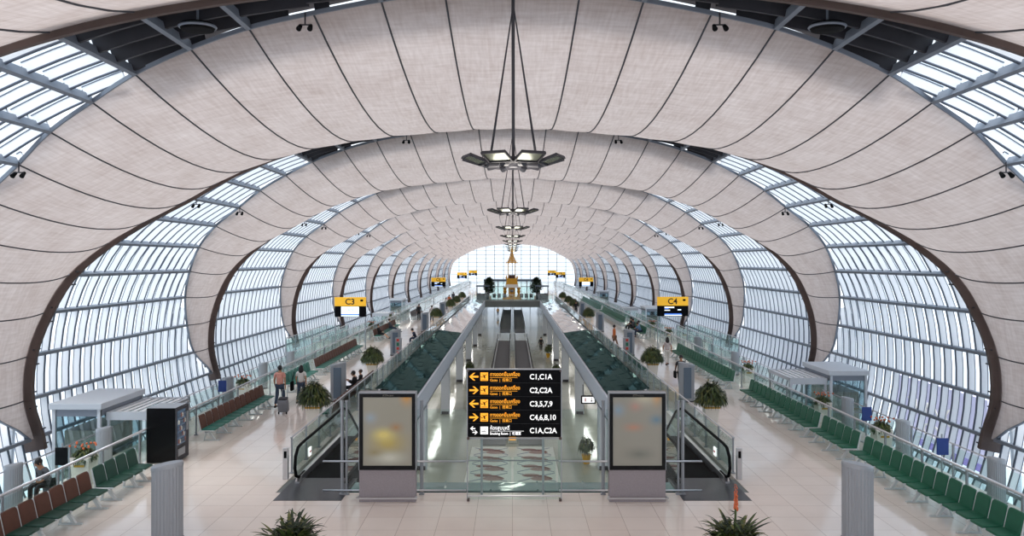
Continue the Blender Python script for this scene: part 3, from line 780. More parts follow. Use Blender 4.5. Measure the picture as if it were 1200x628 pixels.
bench(XS, 37.6, 23, -1, G, G, 'long row of green seats on the right just before gate sign C4')
bench(XS, 74.0, 32, -1, G, G, 'long row of green seats on the right behind the seated group of four')
bench(XS, 94.0, 44, -1, lambda i: mTeal, lambda i: mTeal, 'farthest long row of green seats on the right, reaching towards the pavilion')
Bn = lambda i: mBrown; Tn = lambda i: mTeal
bench(-XS, 15.8, 7, 1, Bn, lambda i: mDkGreen, 'row of brown-backed seats with dark green pans at the left foreground')
bench(-XS, 19.95, 4, 1, lambda i: mDkGreen, lambda i: mDkGreen, 'short row of dark green seats beside the vending machine', )
bench(-XS, 26.7, 12, 1, Bn, Tn, 'row of twelve brown-backed seats behind the man in the pink shirt')
bench(-XS, 36.6, 8, 1, lambda i: mTeal, lambda i: mTeal, 'row of dull teal seats on the left beyond the walking woman')
bench(-XS, 42.2, 20, 1, Bn, Tn, 'brown-backed row of seats on the left below gate sign C3')
bench(-XS, 60.0, 20, 1, Bn, Tn, 'brown-backed row on the left where two people lounge')
bench(-XS, 82.0, 14, 1, lambda i: mGreyFab, lambda i: mGreyFab, 'dark grey row of seats on the left beyond the lounging people')
bench(-7.2, 29.5, 15, -1, Bn, Tn, 'row of seats backing the central void on the left, where a reading man sits')
bench(-7.2, 56.0, 8, -1, Bn, Tn, 'short row of seats backing the void on the left, with a hunched person in navy')
bench(7.2, 41.5, 8, 1, G, G, 'row of green seats backing the central void on the right')
# ------------------------------------------------------------------ vending machine
t = empty('vending_machine', 'tall black drinks vending machine with a lit front at the left', 'vending machine', (-10.93, 23.88, 0))
m = MB(); m.rbox(0, .45, .87, .9, .9, 1.70, bev=.01); m.build('cabinet', mBlackGloss, t)
m = MB(); m.box(-.44, .44, .02, .88, 1.715, 1.73); m.build('top_cover', mAlu, t)
m = MB(); m.box(.45, .485, .0, .9, .05, 1.7); m.build('door_frame', mDarkSteel, t)
m = MB(); m.box(.485, .49, .06, .64, .55, 1.62); m.build('display_window', M('drinks_display', (70, 88, 108), .2, emit=(110, 140, 170), estr=.12), t)
for r in range(5):
    for c in range(6):
        m = MB(); m.lathe([(.028, 0), (.03, .09), (.014, .12), (.014, .14)], 8, .51, .11+c*.09, .60+r*.2)
        m.build('bottle', [mMaroon, mInlayPale, mInlayBlue, mColPanel, mInlayBlue][(r*2+c) % 5], t)
m = MB(); m.box(.485, .50, .70, .84, .9, 1.5); m.build('control_panel', mAlu, t)
m = MB(); m.box(.485, .50, .1, .6, .2, .42); m.build('flap', mAlu, t)
# ------------------------------------------------------------------ plants
def leafblade(mb, base, az, L, droop, w, up, seg=5):
    pts = []; d = Vector((math.cos(az), math.sin(az), 0))
    for i in range(seg+1):
        u = i/seg; pts.append(Vector(base) + d*(L*u*(1-.15*u)) + Vector((0, 0, up*u - droop*u*u)))
    side = Vector((-d.y, d.x, 0)); b = len(mb.v)
    for i, p in enumerate(pts):
        u = i/seg; ww = w*math.sin(PI*min(1, .12+.88*u*1.0))*.5 if i < seg else .002
        ww = w*.5*(1-u)**.6*(.5+.9*min(1, u*3)) if i < seg else .002
        mb.v += [tuple(p - side*ww), tuple(p + Vector((0, 0, -ww*.3))), tuple(p + side*ww)]
    for i in range(seg):
        a = b+i*3; mb.f += [(a, a+1, a+4, a+3), (a+1, a+2, a+5, a+4)]; mb.m += [mb.mi]*2
def foliage(kind, R, H, n, seed):
    rnd = random.Random(seed); mb = MB()
    for i in range(n):
        az = rnd.uniform(0, 2*PI); mb.mi = rnd.choice((0, 0, 1, 2))
        if kind == 'drape':
            lay = rnd.random(); r0 = rnd.uniform(0, .22)
            if True:
                el = math.asin(rnd.random()); rr = rnd.uniform(.55, .85); c_ = (R*rr*math.cos(el)*math.cos(az), R*rr*math.cos(el)*math.sin(az), H*.8*rr*math.sin(el)+.02)
                leafblade(mb, c_, az + rnd.uniform(-.8, .8), R*rnd.uniform(.25, .5), rnd.uniform(.12, .3), .055, rnd.uniform(-.02, .12), 4)
                if lay < .35: leafblade(mb, (R*.75*math.cos(az), R*.75*math.sin(az), .08), az, R*rnd.uniform(.15, .35), rnd.uniform(.14, .34)*min(1, R/.6), .04, 0, 4)
                continue
            base = (r0*math.cos(az), r0*math.sin(az), H*lay*.75)
            if lay < .45: leafblade(mb, base, az + rnd.uniform(-.4, .4), R*rnd.uniform(.75, 1.1), rnd.uniform(.25, .6), .05, rnd.uniform(.05, .25))
            else: leafblade(mb, base, az + rnd.uniform(-.4, .4), R*rnd.uniform(.35, .9)*(1.25-lay), rnd.uniform(.0, .35), .055, rnd.uniform(.1, .35))
        elif kind == 'rosette':
            r0 = rnd.uniform(0, .12); z = rnd.uniform(0, .35); lay = rnd.random()
            leafblade(mb, (r0*math.cos(az), r0*math.sin(az), z), az, R*rnd.uniform(.5, 1.05), rnd.uniform(.2, .7), .075, rnd.uniform(.25, .7)*H, 6)
    # short twigs filling the heart
    for i in range(int(n*.5)):
        az = rnd.uniform(0, 2*PI); el = rnd.uniform(-.2, 1.3); rr = rnd.uniform(.3, .75)
        c = Vector((math.cos(az)*math.cos(el)*R*rr*.8, math.sin(az)*math.cos(el)*R*rr*.8, H*.25 + math.sin(el)*H*rr*.7)); mb.mi = rnd.choice((0, 1, 1, 2))
        leafblade(mb, c, rnd.uniform(0, 2*PI), .16, rnd.uniform(-.05, .1), .06, rnd.uniform(-.05, .1), 2)
    return mb
FM = [mLeaf, mLeafDk, mLeafY]
def planter_body(t, H=1.12, w=.27, wb=.16):
    m = MB(); m.lathe([(wb*1.41, 0), (w*1.35, H*.78), (w*1.41, H*.80)], 4, ph=PI/4); m.lathe([(w*1.5, H*.86), (w*1.6, H), (w*1.45, H)], 4, ph=PI/4); m.build('pot', mWhite, t)
    m = MB(); m.lathe([(w*1.48, H*.80), (w*1.48, H*.86)], 4, ph=PI/4); m.build('gold_band', mGoldBand, t)
    m = MB(); m.lathe([(w*1.2, H-.03), (w*1.2, H-.01)], 4, ph=PI/4); m.build('soil', mSoil, t)
fol = [foliage('drape', .60, .95, 800, 11+i) for i in range(3)]
_fo = [f.build('foliage', FM, _tmp) for f in fol]
def planter(x, y, k, label, group, s=1):
    t = empty('potted_fern', label, 'potted plant', (x, y, 0), 0, group); planter_body(t)
    o = part('foliage', _fo[k % 3].data, t, (0, 0, 1.14)); o.rotation_euler = (0, 0, k*1.3); o.scale = (s, s, s)
    return t
pl = 'large ferns in tapered white pots'
names = {28.4: '%s aisle, just before the second tall pillar', 40.2: 'second along the %s aisle', 74: 'third along the %s aisle', 91: 'fourth along the %s aisle, small in view', 100: 'fifth along the %s aisle, small in view', 112: 'sixth along the %s aisle, near the bridge'}
i = 0
for sg in (-1, 1):
    for y in (28.4, 40.2, 74, 91, 100, 112):
        planter(sg*7.33, y, i, 'drooping fern in white pot, ' + names[y] % ('left' if sg < 0 else 'right'), pl); i += 1
        o = None
rm = foliage('rosette', .74, 1.05, 260, 5)
ro = rm.build('foliage', FM, _tmp)
for sg in (-1, 1):
    t = empty('potted_bromeliad', 'bushy strap-leaved plant at the bottom edge, %s' % ('left of centre' if sg < 0 else 'right of centre with an orange flower spike'), 'potted plant', (sg*3.88, 13.4, 0)); planter_body(t)
    o = part('foliage', ro.data, t, (0, 0, 1.1)); o.rotation_euler = (0, 0, 1.0 if sg < 0 else 2.6)
    o2 = part('underleaves', _fo[0].data, t, (0, 0, 1.0)); o2.scale = (1.05, 1.05, .95)
    if sg > 0:
        m = MB(); m.tube([(0, 0, 1.5), (.02, 0, 2.1)], .02, 6); m.build('stem', mLeaf, t)
        m = MB()
        for q in range(26):
            z = 1.98 + q*.017; a = q*2.4; m.ball((.02+.022*math.cos(a), .022*math.sin(a), z), .026*(1-q/34), 6, 4, sz=1.8)
        m.build('flower_spike', mFlower, t)
small_f = foliage('drape', .40, .55, 260, 31); sf = small_f.build('foliage', FM, _tmp)
fm_ = MB()
for q in range(14):
    a = q*2.4; r = .12+.02*q; fm_.ball((r*math.cos(a), r*math.sin(a), .25+.02*(q % 5)), .035, 6, 4)
ff = fm_.build('flowers', mFlower, _tmp)
sp = [(-12.15, 21.8, 'beside the left glass booth'), (-12.2, 34.8, 'by the small blue sign, left side'), (-12.1, 66, 'farther left, beyond sign C3'), (12.2, 25.4, 'between two low pillars, right side'), (12.2, 30.2, 'in front of the right glass booth'), (12.2, 39.8, 'beyond the louvred canopy, right side'), (12.2, 60, 'just beyond sign C4, right side'), (12.2, 67, 'right side, beside the distant blue booth'), (-12.2, 77, 'farthest left behind the balustrade')]
for k, (x, y, w_) in enumerate(sp):
    t = empty('flowering_planter', 'flowering plant in small white pot, ' + w_, 'potted plant', (x, y, 0), 0, 'small flowering planters behind the balustrades')
    m = MB(); m.lathe([(.3, 0), (.38, .78), (.34, .78)], 4, ph=PI/4); m.build('pot', mWhite, t)
    m = MB(); m.box(-.14, .14, -.275, -.255, .52, .58); m.build('gold_plate', mGoldBand, t)
    o = part('foliage', sf.data, t, (0, 0, .72)); o.rotation_euler = (0, 0, k); o.scale = (.85, .85, .75); part('flowers', ff.data, t, (0, 0, .8))
# small info signs on posts
for (x, y, mt, lb) in ((12.3, 22.0, mBlueSign, 'blue notice board on a post behind the right balustrade, nearer of the two'), (12.3, 26.7, mBlueSign, 'blue notice board on a post behind the right balustrade, farther of the two'), (-12.25, 20.9, mBlackGloss, 'black notice board on a post behind the left balustrade'), (-12.3, 32.6, mBlueSign, 'small blue notice board beside the flower pot on the left')):
    t = empty('notice_board', lb, 'sign', (x, y, 0)); m = MB(); m.tube([(0, 0, 0), (0, 0, 1.35)], .025, 8); m.rbox(0, 0, .02, .3, .3, .03, bev=.01); m.build('post', mAlu, t)
    m = MB(); m.rbox(0, -.04, 1.0, .34, .03, .48, bev=.006); m.build('board', mt, t)
# ------------------------------------------------------------------ gate booths and canopies
def booth(sg, y, label):
    t = empty('glass_booth', label, 'booth', (sg*13.95, y, LOW), 0, 'glass lift booths by the glazing'); H = 6.25; w = .72; d = 2.7
    m = MB(); m.rbox(0, d/2, H-.09, 2*w+.25, d+.25, .2, bev=.02); m.build('roof', mSteel, t)
    m = MB(); m.box(-w-.05, w+.05, -.02, d+.02, H-.42, H-.2); m.build('roof_beam', mPurlin, t)
    for (a, b) in ((-w, 0), (w, 0), (-w, d), (w, d)):
        m = MB(); m.box(a-.05, a+.05, b-.05, b+.05, 0, H-.2); m.build('corner_post', mSteel, t)
    for (a, b, c, dd) in ((-w+.05, w-.05, -.01, .01), (-w+.05, w-.05, d-.01, d+.01), (-w-.01, -w+.01, .05, d-.05), (w-.01, w+.01, .05, d-.05)):
        m = MB(); m.box(a, b, c, dd, .1, H-.42); m.build('glass_wall', mBoothGlass, t)
    m = MB()
    for z in (4.5, 2.9): m.box(-w, w, -.03, .03, z, z+.06); m.box(-w-.03, -w+.03, 0, d, z, z+.06); m.box(w-.03, w+.03, 0, d, z, z+.06)
    m.build('transom', mPurlin, t)
    m = MB(); m.box(-w+.12, w-.12, .35, d-.3, .1, 5.3); m.build('lift_car', M('lift_beige', (170, 160, 140), .5, noise=.3, nscale=1), t)
def canopy(sg, y, label):
    t = empty('louvred_canopy', label, 'canopy', (sg*12.36, y, 0), 0, 'louvred canopies by the balustrades'); w = .78; d = 2.7; H = 1.42
    m = MB(); m.box(-w, w, -.06, .06, H-.26, H)
    m.box(-w, -w+.08, 0, d, H-.14, H); m.box(w-.08, w, 0, d, H-.14, H); m.box(-w, w, d-.08, d, H-.14, H); m.build('frame', mSteel, t)
    k = 0
    while k*.26 < 2*w-.2:
        x = -w+.12+k*.26; m = MB(); m.rbox(x+.07, d/2, H-.05, .14, d-.1, .03, bev=.004); m.build('slat', mFin, t); k += 1
    m = MB(); m.box(-w+.08, w-.08, .08, d-.08, H-.10, H-.085); m.build('glass_sheet', mBoothGlass, t)
    for (a, b) in ((-w+.06, 0), (w-.06, 0), (-w+.06, d-.1), (w-.06, d-.1)):
        if abs(sg*12.36+a) < XE-.05: m = MB(); m.box(a-.04, a+.04, b-.04, b+.04, 0, H-.1)
        else: m = MB(); m.box(a-.04, a+.04, b-.04, b+.04, LOW, H-.1)
        m.build('post', mSteel, t)
    for a in (-.36, .36, ):
        m = MB(); m.box(a-.35, a+.3, .0, .02, .1, H-.3); m.build('glass_door', mRailGlass, t)
booth(-1, 24.6, 'glass lift booth with flat pale roof behind the vending machine, left'); booth(1, 31.9, 'glass lift booth with flat pale roof among the glazing at right')
booth(1, 76, 'distant blue glass booth on the right, beyond sign C4'); booth(-1, 92, 'distant glass booth on the left, beyond sign C3'); booth(1, 117, 'farthest glass booth on the right, below sign C6')
canopy(-1, 24.9, 'low slatted canopy beyond the vending machine, left'); canopy(1, 32.1, 'low slatted canopy in front of the right glass booth')
canopy(1, 80.0, 'distant low slatted canopy on the right above the seated group'); canopy(-1, 72, 'distant low slatted canopy on the left beyond sign C3')
for sg in (-1, 1):
    t = empty('glass_landing', 'glass-railed gate landing beneath sign %s' % ('C3' if sg < 0 else 'C4'), 'landing', (sg*13.9, 50, 0), 0, 'glass gate landings')
    m = MB(); m.box(-.9, .9, 0, 11, -.35, 0); m.build('deck', mSteel, t)
    for k in range(6):
        y = k*2.2
        for x in (-.85, .85):
            m = MB(); m.box(x-.03, x+.03, y-.03, y+.03, 0, 1.25); m.build('post', mAlu, t)
            if k < 5: m = MB(); m.box(x-.01, x+.01, y+.06, y+2.14, .08, 1.2); m.build('glass_panel', mRailGlass, t)
    for y in (0, 11):
        m = MB(); m.box(-.8, .8, y-.01, y+.01, .08, 1.2); m.build('glass_panel', mRailGlass, t)
    for x in (-.85, .85):
        m = MB(); m.tube([(x, 0, 1.28), (x, 11, 1.28)], .03, 8); m.build('handrail', mChrome, t)
    for y in (2, 9): m = MB(); m.tube([(0, y, LOW), (0, y, -.35)], .14, 10); m.build('support_post', mSteel, t)
# ------------------------------------------------------------------ chandeliers
def chandelier_proto():
    t = empty('chandelier', 'x', 'chandelier', (0, P, 0)); zc = EYE + 2.22
    m = MB(); m.lathe([(.62, -.05), (.66, 0), (.62, .05), (.50, .05), (.48, 0), (.50, -.05), (.62, -.05)], 32, cz=zc); m.build('ring', mDarkSteel, t)
    m = MB()
    for k in range(4):
        a = k*PI/4+.2; m.tube([(-.6*math.cos(a), -.6*math.sin(a), zc-.02), (.6*math.cos(a), .6*math.sin(a), zc-.02)], .035, 6)
    m.lathe([(.10, -.12), (.14, -.02), (.10, .12)], 12, cz=zc); m.build('hub', mDarkSteel, t)
    for k in range(8):
        a = 2*PI*(k+.5)/8; R = Matrix.Rotation(a, 3, 'Z') @ Matrix.Rotation(-.32, 3, 'Y')
        c = Vector((.90*math.cos(a), .90*math.sin(a), zc+.03))
        m = MB(); m.rbox(c.x, c.y, c.z, .46, .56, .03, rot=R, bev=.006, seg=1)
        for sx_, sy_, cx_, cy_ in ((.46, .03, 0, .27), (.46, .03, 0, -.27), (.03, .56, .22, 0), (.03, .56, -.22, 0)):
            q = R @ Vector((cx_, cy_, -.03)); m.rbox(c.x+q.x, c.y+q.y, c.z+q.z, sx_, sy_, .05, rot=R)
        o = m.build('reflector', mDarkSteel, t)
        m = MB(); q = R @ Vector((0, 0, -.022)); m.rbox(c.x+q.x, c.y+q.y, c.z+q.z, .36, .46, .012, rot=R); m.build('lens', M('lens_olive', (150, 156, 140), .2, .6) if k == 0 else bpy.data.materials['lens_olive'], o)
    for k in range(8):
        a = 2*PI*(k+.5)/8; m = MB(); ca, sa = math.cos(a), math.sin(a)
        m.tube([(.35*ca, .35*sa, zc-.08), (.62*ca, .62*sa, zc-.10)], [.05, .07], 8); m.build('spotlight', mDarkSteel, t)
    m = MB(); top = EYE+.355*P-.05
    m.tube([(0, 0, zc), (0, 0, top)], .035, 6); m.build('rod', mDarkSteel, t)
    for (x, y) in ((-.52, -.3), (.52, -.3), (-.52, .3), (.52, .3)):
        m = MB(); m.tube([(x, y, zc+.05), (0, 0, top-.3)], .014, 5); m.build('cable', mDarkSteel, t)
    return t
ch = chandelier_proto()
on = ['nearest, largest in view', 'second from the camera', 'third from the camera', 'fourth from the camera', 'fifth from the camera', 'sixth from the camera', 'seventh from the camera', 'eighth from the camera', 'ninth from the camera', 'tenth from the camera']
def copy_deep(o, parent=None):
    c = o.copy(); COL.objects.link(c)
    if parent is not None: c.parent = parent
    for chd in KIDS.get(o.name, []): copy_deep(chd, c)
    return c
for k in range(0, 10):
    o = ch if k == 0 else copy_deep(ch)
    o.location = (.02, (k+1)*P, 0); tag(o, 'ring chandelier of square reflectors hung on cables, ' + on[k], 'chandelier', 'ring chandeliers under the vault')
# ------------------------------------------------------------------ spot fixtures on the vault edges
def spot(x, y, z, label):
    t = empty('spotlight', label, 'spotlight', (x, y, z), 0, 'small spotlights on the roof edges')
    m = MB(); m.tube([(0, 0, .2), (0, 0, -.08)], .02, 6); m.tube([(-.14, 0, -.08), (.14, 0, -.08)], .018, 6); m.build('bracket', mDarkSteel, t)
    for s in (-1, 1):
        m = MB(); m.tube([(s*.12, .06, -.08), (s*.13, -.08, -.2)], [.045, .065], 10); m.build('lamp_head', mBlack, t)
for k in range(1, 5):
    for sg in (-1, 1):
        for (s, e, nm) in ((3.12, 'n', 'high near edge'), (9, 'n', 'shoulder near edge'), (9, 'f', 'shoulder far edge')):
            p, n, zn, zf = arc(s*sg); q = p - n*.12; y = k*P + (zn-.1 if e == 'n' else zf-P+.5)
            if e == 'f' and k == 1: y = P*0 + zf + P + .5 - P + 0
            if e == 'f': y = k*P + zf + .55
            spot(q.x, y, q.z-.05, 'small black spotlight pair on the %s of the %s fabric vault, %s side' % (nm, ['', 'nearest', 'second', 'third', 'fourth'][k], 'left' if sg < 0 else 'right'))
for sg in (-1, 1):
    p, n, zn, zf = arc(4.5*sg); t = empty('ceiling_speaker', 'dark oval fixture on the black roof panels, upper %s' % ('left' if sg < 0 else 'right'), 'ceiling fixture', (p.x, P*1.01, p.z-.12), 0, 'oval fixtures on the dark roof panels')
    m = MB(); m.lathe([(.05, -.1), (.36, -.08), (.40, 0), (.36, .08), (.05, .1)], 24, sy=.8); m.build('body', mBlack, t)
    m = MB(); m.lathe([(.41, -.03), (.43, 0), (.41, .03)], 24, sy=.8); m.tube([(0, 0, .05), (0, 0, .5)], .03, 6); m.build('rim', mPurlin, t)
# ------------------------------------------------------------------ golden pavilion
def pavilion():
    t = empty('golden_pavilion', 'golden Thai pavilion with tiered spire standing at the far end', 'pavilion', (-.1, 128.6, 0))
    m = MB()
    for (hw, z0, z1) in ((1.6, 0, .18), (1.45, .18, .34)): m.box(-hw, hw, -1.4, 1.4, z0, z1)
    m.build('base', mGold, t)
    for (x, y) in ((-1.15, -1.0), (0, -1.1), (1.15, -1.0), (-1.15, 1.0), (1.15, 1.0)):
        m = MB(); m.lathe([(.26, .34), (.3, .5), (.15, .7), (.2, .95), (.30, 1.25), (.18, 1.5), (.3, 1.75), (.34, 1.9)], 10, x, y); m.ball((x, y-.15, 1.35), .2, 8, 6); m.build('guardian_figure', mGold, t)
    m = MB(); m.ball((0, -1.15, 1.35), .32, 10, 6); m.build('drum', M('dull_steel', (130, 136, 140), .4, .5), t)
    m = MB(); m.box(-.55, .55, -.5, .5, .34, 1.9); m.build('plinth_core', mGold, t)
    m = MB(); m.box(-1.2, 1.2, -1.2, 1.2, 1.9, 2.05); m.box(-1.05, 1.05, -1.05, 1.05, 2.05, 2.45); m.build('white_band', mWhite, t)
    m = MB()
    for (hw, z0, z1) in ((1.02, 2.45, 2.62), (.92, 2.62, 2.85), (1.0, 2.85, 2.95), (.86, 2.95, 3.3), (.98, 3.3, 3.42)): m.box(-hw, hw, -hw, hw, z0, z1)
    for x in (-.9, .9):
        for y in (-.9, .9): m.lathe([(.12, 3.42), (.15, 3.55), (.03, 3.98)], 6, x, y)
    m.build('upper_plinth', mGold, t)
    m = MB(); m.box(-.5, .5, -.5, .5, 3.42, 4.0)
    m.build('throne', M('dark_lacquer', (70, 36, 28), .4), t)
    for x in (-.58, .58):
        for y in (-.58, .58):
            m = MB(); m.box(x-.07, x+.07, y-.07, y+.07, 3.42, 6.0); m.box(x-.1, x+.1, y-.1, y+.1, 5.85, 6.0); m.box(x-.1, x+.1, y-.1, y+.1, 3.42, 3.6); m.build('column', mGold, t)
    m = MB(); z = 6.0; hw = .95
    for k in range(7):
        m.add([(-hw, -hw, z), (hw, -hw, z), (hw, hw, z), (-hw, hw, z), (-hw*.72, -hw*.72, z+.24), (hw*.72, -hw*.72, z+.24), (hw*.72, hw*.72, z+.24), (-hw*.72, hw*.72, z+.24)],
              [(0, 3, 2, 1), (4, 5, 6, 7), (0, 1, 5, 4), (1, 2, 6, 5), (2, 3, 7, 6), (3, 0, 4, 7)])
        for x in (-hw, 0, hw):
            for y in (-hw, 0, hw):
                if x or y: m.lathe([(.07, z-.08), (.05, z+.1), (.01, z+.34)], 5, x*.96, y*.96)
        z += .26; hw *= .76
    m.build('tiered_roof', mGold, t)
    m = MB(); m.lathe([(.2, z), (.24, z+.1), (.12, z+.2), (.16, z+.3), (.08, z+.42), (.1, z+.5), (.04, z+.7), (.05, z+.76), (.01, z+1.45)], 12); m.build('spire', mGold, t)
pavilion()
def tree(x, y, h, r, label, seed):
    t = empty('potted_tree', label, 'tree', (x, y, 0), 0, 'dark trees beside the golden pavilion'); rnd = random.Random(seed)
    m = MB(); m.lathe([(.34, 0), (.42, .5), (.38, .5)], 16); m.build('pot', mWhite, t)
    m = MB(); m.tube([(0, 0, .4), (.04, .02, h*.4), (0, 0, h*.75)], [.07, .05, .03], 7); m.build('trunk', mTrunk, t)
    m = MB()
    for i in range(1500):
        a = rnd.uniform(0, 2*PI); u = rnd.random(); zz = h*(.28+.72*u); rr = r*math.sin(PI*min(.97, .18+.8*u))**.7*rnd.uniform(.3, 1); m.mi = rnd.choice((0, 1, 1))
        leafblade(m, (rr*math.cos(a), rr*math.sin(a), zz), rnd.uniform(0, 2*PI), .34, rnd.uniform(0, .15), .30, rnd.uniform(-.05, .15), 2)
    m.build('crown', FM, t)
tree(-3.9, 129, 3.6, 1.0, 'dark bushy tree left of the golden pavilion', 1); tree(4.0, 129, 3.6, 1.0, 'dark bushy tree right of the golden pavilion', 2)
for sg in (-1, 1):
    t = empty('kiosk', 'small grey kiosk counter by the tree %s of the pavilion' % ('left' if sg < 0 else 'right'), 'kiosk', (sg*4.9, 126.8, 0), 0, 'kiosks flanking the pavilion')
    m = MB(); m.rbox(0, 0, 2.2, 2.2, 1.2, .22, bev=.03); m.build('roof', mColPanel, t)
    m = MB(); m.box(-.95, .95, -.5, .5, 0, 1.0); m.build('counter', mShop, t)
    for x in (-.95, .95):
        for y in (-.5, .5): m = MB(); m.box(x-.05, x+.05, y-.05, y+.05, 0, 2.1); m.build('post', mDarkSteel, t)
    m = MB(); m.box(-.3, .3, -.3, .2, 1.0, 1.5); m.build('monitor', mScreenPale, t)
for k, x in enumerate((-3.0, -2.2, -1.9+.6, 1.5, 2.3, 3.1)):
    t = empty('armchair', 'small dark armchair before the pavilion, %s' % ['leftmost of six', 'second from the left', 'third from the left', 'fourth from the left', 'fifth from the left', 'rightmost of six'][k], 'chair', (x, 126.6, 0), 0, 'dark armchairs before the pavilion')
    m = MB(); m.rbox(0, 0, .38, .55, .5, .16, bev=.03); m.build('seat', mShop, t); m = MB(); m.rbox(0, -.25, .68, .55, .1, .55, bev=.03); m.build('backrest', mShop, t)
    for xx in (-.22, .22):
        for yy in (-.2, .2): m = MB(); m.tube([(xx, yy, 0), (xx, yy, .32)], .02, 6); m.build('leg', mAlu, t)
# low end-wall counter beneath the big window
for sg in (-1, 1):
    t = empty('glass_partition', 'teal glass partition %s of the golden pavilion' % ('left' if sg < 0 else 'right'), 'partition', (sg*2.6, 131.5, 0), 0, 'partitions behind the pavilion')
    for k in range(3):
        m = MB(); m.box(-1.2+k*.82, -1.2+k*.82+.76, -.02, .02, .1, 1.9); m.build('glass_panel', mRailGlass, t)
    m = MB(); m.box(-1.25, 1.3, -.05, .05, 1.9, 2.0); m.build('head_rail', mPurlin, t)
t = empty('shop_block', 'long low grey shop block with flat roof behind the pavilion', 'shop', (0, 160, 0))
m = MB(); m.box(-6.0, 6.0, 0, 3, 2.05, 2.5); m.build('roof', mColPanel, t)
for x in (-5.8, -3, 0, 3, 5.8): m = MB(); m.box(x-.1, x+.1, .1, .3, 0, 2.05); m.build('post', mAlu, t)
m = MB(); m.box(-5.9, 5.9, .5, .6, .05, 2.0); m.build('glass_front', mRailGlass, t)
# ------------------------------------------------------------------ lower hall
def travelator(x, y0, y1, label, mt):
    t = empty('moving_walkway', label, 'moving walkway', (x, y0, LOW), 0, 'moving walkways in the lower hall'); L = y1-y0
    m = MB(); m.box(-.72, .72, 0, L, 0, .05); m.build('belt', mt, t)
    m = MB(); m.box(-.74, .74, -2.2, 0, 0, .03); m.build('comb_plate', mDarkPlate, t)
    for s in (-1, 1):
        m = MB(); m.box(s*.80-.06, s*.80+.06, -.3, L+.3, 0, .22); m.build('skirt', mAlu, t)
        m = MB(); m.box(s*.80-.01, s*.80+.01, 0, L, .2, .92); m.build('glass_side', mRailGlass, t)
        m = MB(); m.tube([(s*.80, .3, .25), (s*.80, -.1, .45), (s*.80, -.1, .75), (s*.80, .3, .95), (s*.80, L-.3, .95), (s*.80, L, .75)], .04, 7); m.build('handrail', mBlack, t)
mBeltPale = M('belt_pale', (120, 120, 126), .5, noise=.1, nscale=20)
for sg in (-1, 1):
    side = 'left' if sg < 0 else 'right'
    travelator(sg*1.12, 47.2, 104, 'dark moving walkway in the lower hall, nearer %s one' % side, mBelt)
    travelator(sg*1.12, 118, 170, 'paler moving walkway in the lower hall, farther %s one' % side, mBeltPale)
t = tag(MB().box(-2.35, 2.35, 37.2, 44.6, LOW, LOW+.012).build('floor_mosaic', mInlayPale), 'pale floor mosaic with maroon swirls before the moving walkways', 'floor mosaic')
m = MB()
for sx_ in (-1.2, 1.2):
    for k in range(4):
        cy = 38.1 + k*1.75
        for (dx, dy, rx, ry) in ((.25, 0, .55, .36), (-.28, .6, .45, .3)):
            n = 20; m.add([(sx_+dx+rx*math.cos(2*PI*i/n), cy+dy+ry*math.sin(2*PI*i/n), LOW+.016) for i in range(n)], [tuple(range(n))])
        m.tube([(sx_+.7, cy+.05, LOW+.006), (sx_+.4, cy+.4, LOW+.006), (sx_-.1, cy+.5, LOW+.006), (sx_-.6, cy+.45, LOW+.006)], .06, 6)
m.build('swirl', mMaroon, t)
m = MB()
for sx_ in (-1.2, 1.2):
    for k in range(4):
        y = 37.5 + k*1.75
        for (a, b) in ((-.95, .95), (.95, -.95)):
            m.add([(sx_+a, y, LOW+.014), (sx_+a, y+.16, LOW+.014), (sx_+b, y+1.7, LOW+.014), (sx_+b, y+1.54, LOW+.014)], [(0, 1, 2, 3)])
m.build('lattice', mInlayBlue, t)
t = empty('divider_post', 'narrow pale divider between the two nearer moving walkways', 'divider', (0, 45.5, LOW)); m = MB(); m.rbox(0, 2, .5, .5, 4, 1.0, bev=.04); m.build('body', mInlayPale, t); m = MB(); m.box(-.2, .2, -.03, -.0, .2, .4); m.build('plate', mAmber, t)
# under-deck pillars
for sg in (-1, 1):
    for k in range(6):
        o = MB().rbox(0, 0, 1.95, .62, .5, 3.9, bev=.03).build('support_pillar', mSteel, loc=(sg*4.75, 40+k*14.5, LOW)); mm = MB(); mm.rbox(0, 0, .1, .5, .66, .2, bev=.02); mm.build('base_plate', mDarkSteel, o)
        tag(o, 'grey square pillar under the %s fascia in the lower hall, %s' % ('left' if sg < 0 else 'right', ords[k]), 'pillar', 'pillars of the lower hall')
t = empty('restroom_sign', 'small hanging restroom sign with two figures below the right fascia', 'sign', (4.25, 43, -1.45))
m = MB(); m.rbox(0, 0, 0, .82, .1, .46, bev=.02); m.tube([(-.3, 0, .2), (-.3, 0, .85)], .02, 6); m.tube([(.3, 0, .2), (.3, 0, .85)], .02, 6); m.build('frame', mSignBlack, t)
m = MB(); m.box(-.34, .34, -.058, -.05, -.16, .16); m.build('panel', mSignWhite, t)
m = MB(); m.ball((-.17, -.065, .08), .03, 8, 5); m.box(-.2, -.14, -.066, -.06, -.1, .05); m.build('figure', mRed, t)
m = MB(); m.ball((.17, -.065, .08), .03, 8, 5); m.add([(.12, -.066, -.1), (.22, -.066, -.1), (.17, -.066, .06)], [(0, 1, 2)]); m.build('figure', mSignBlack, t)
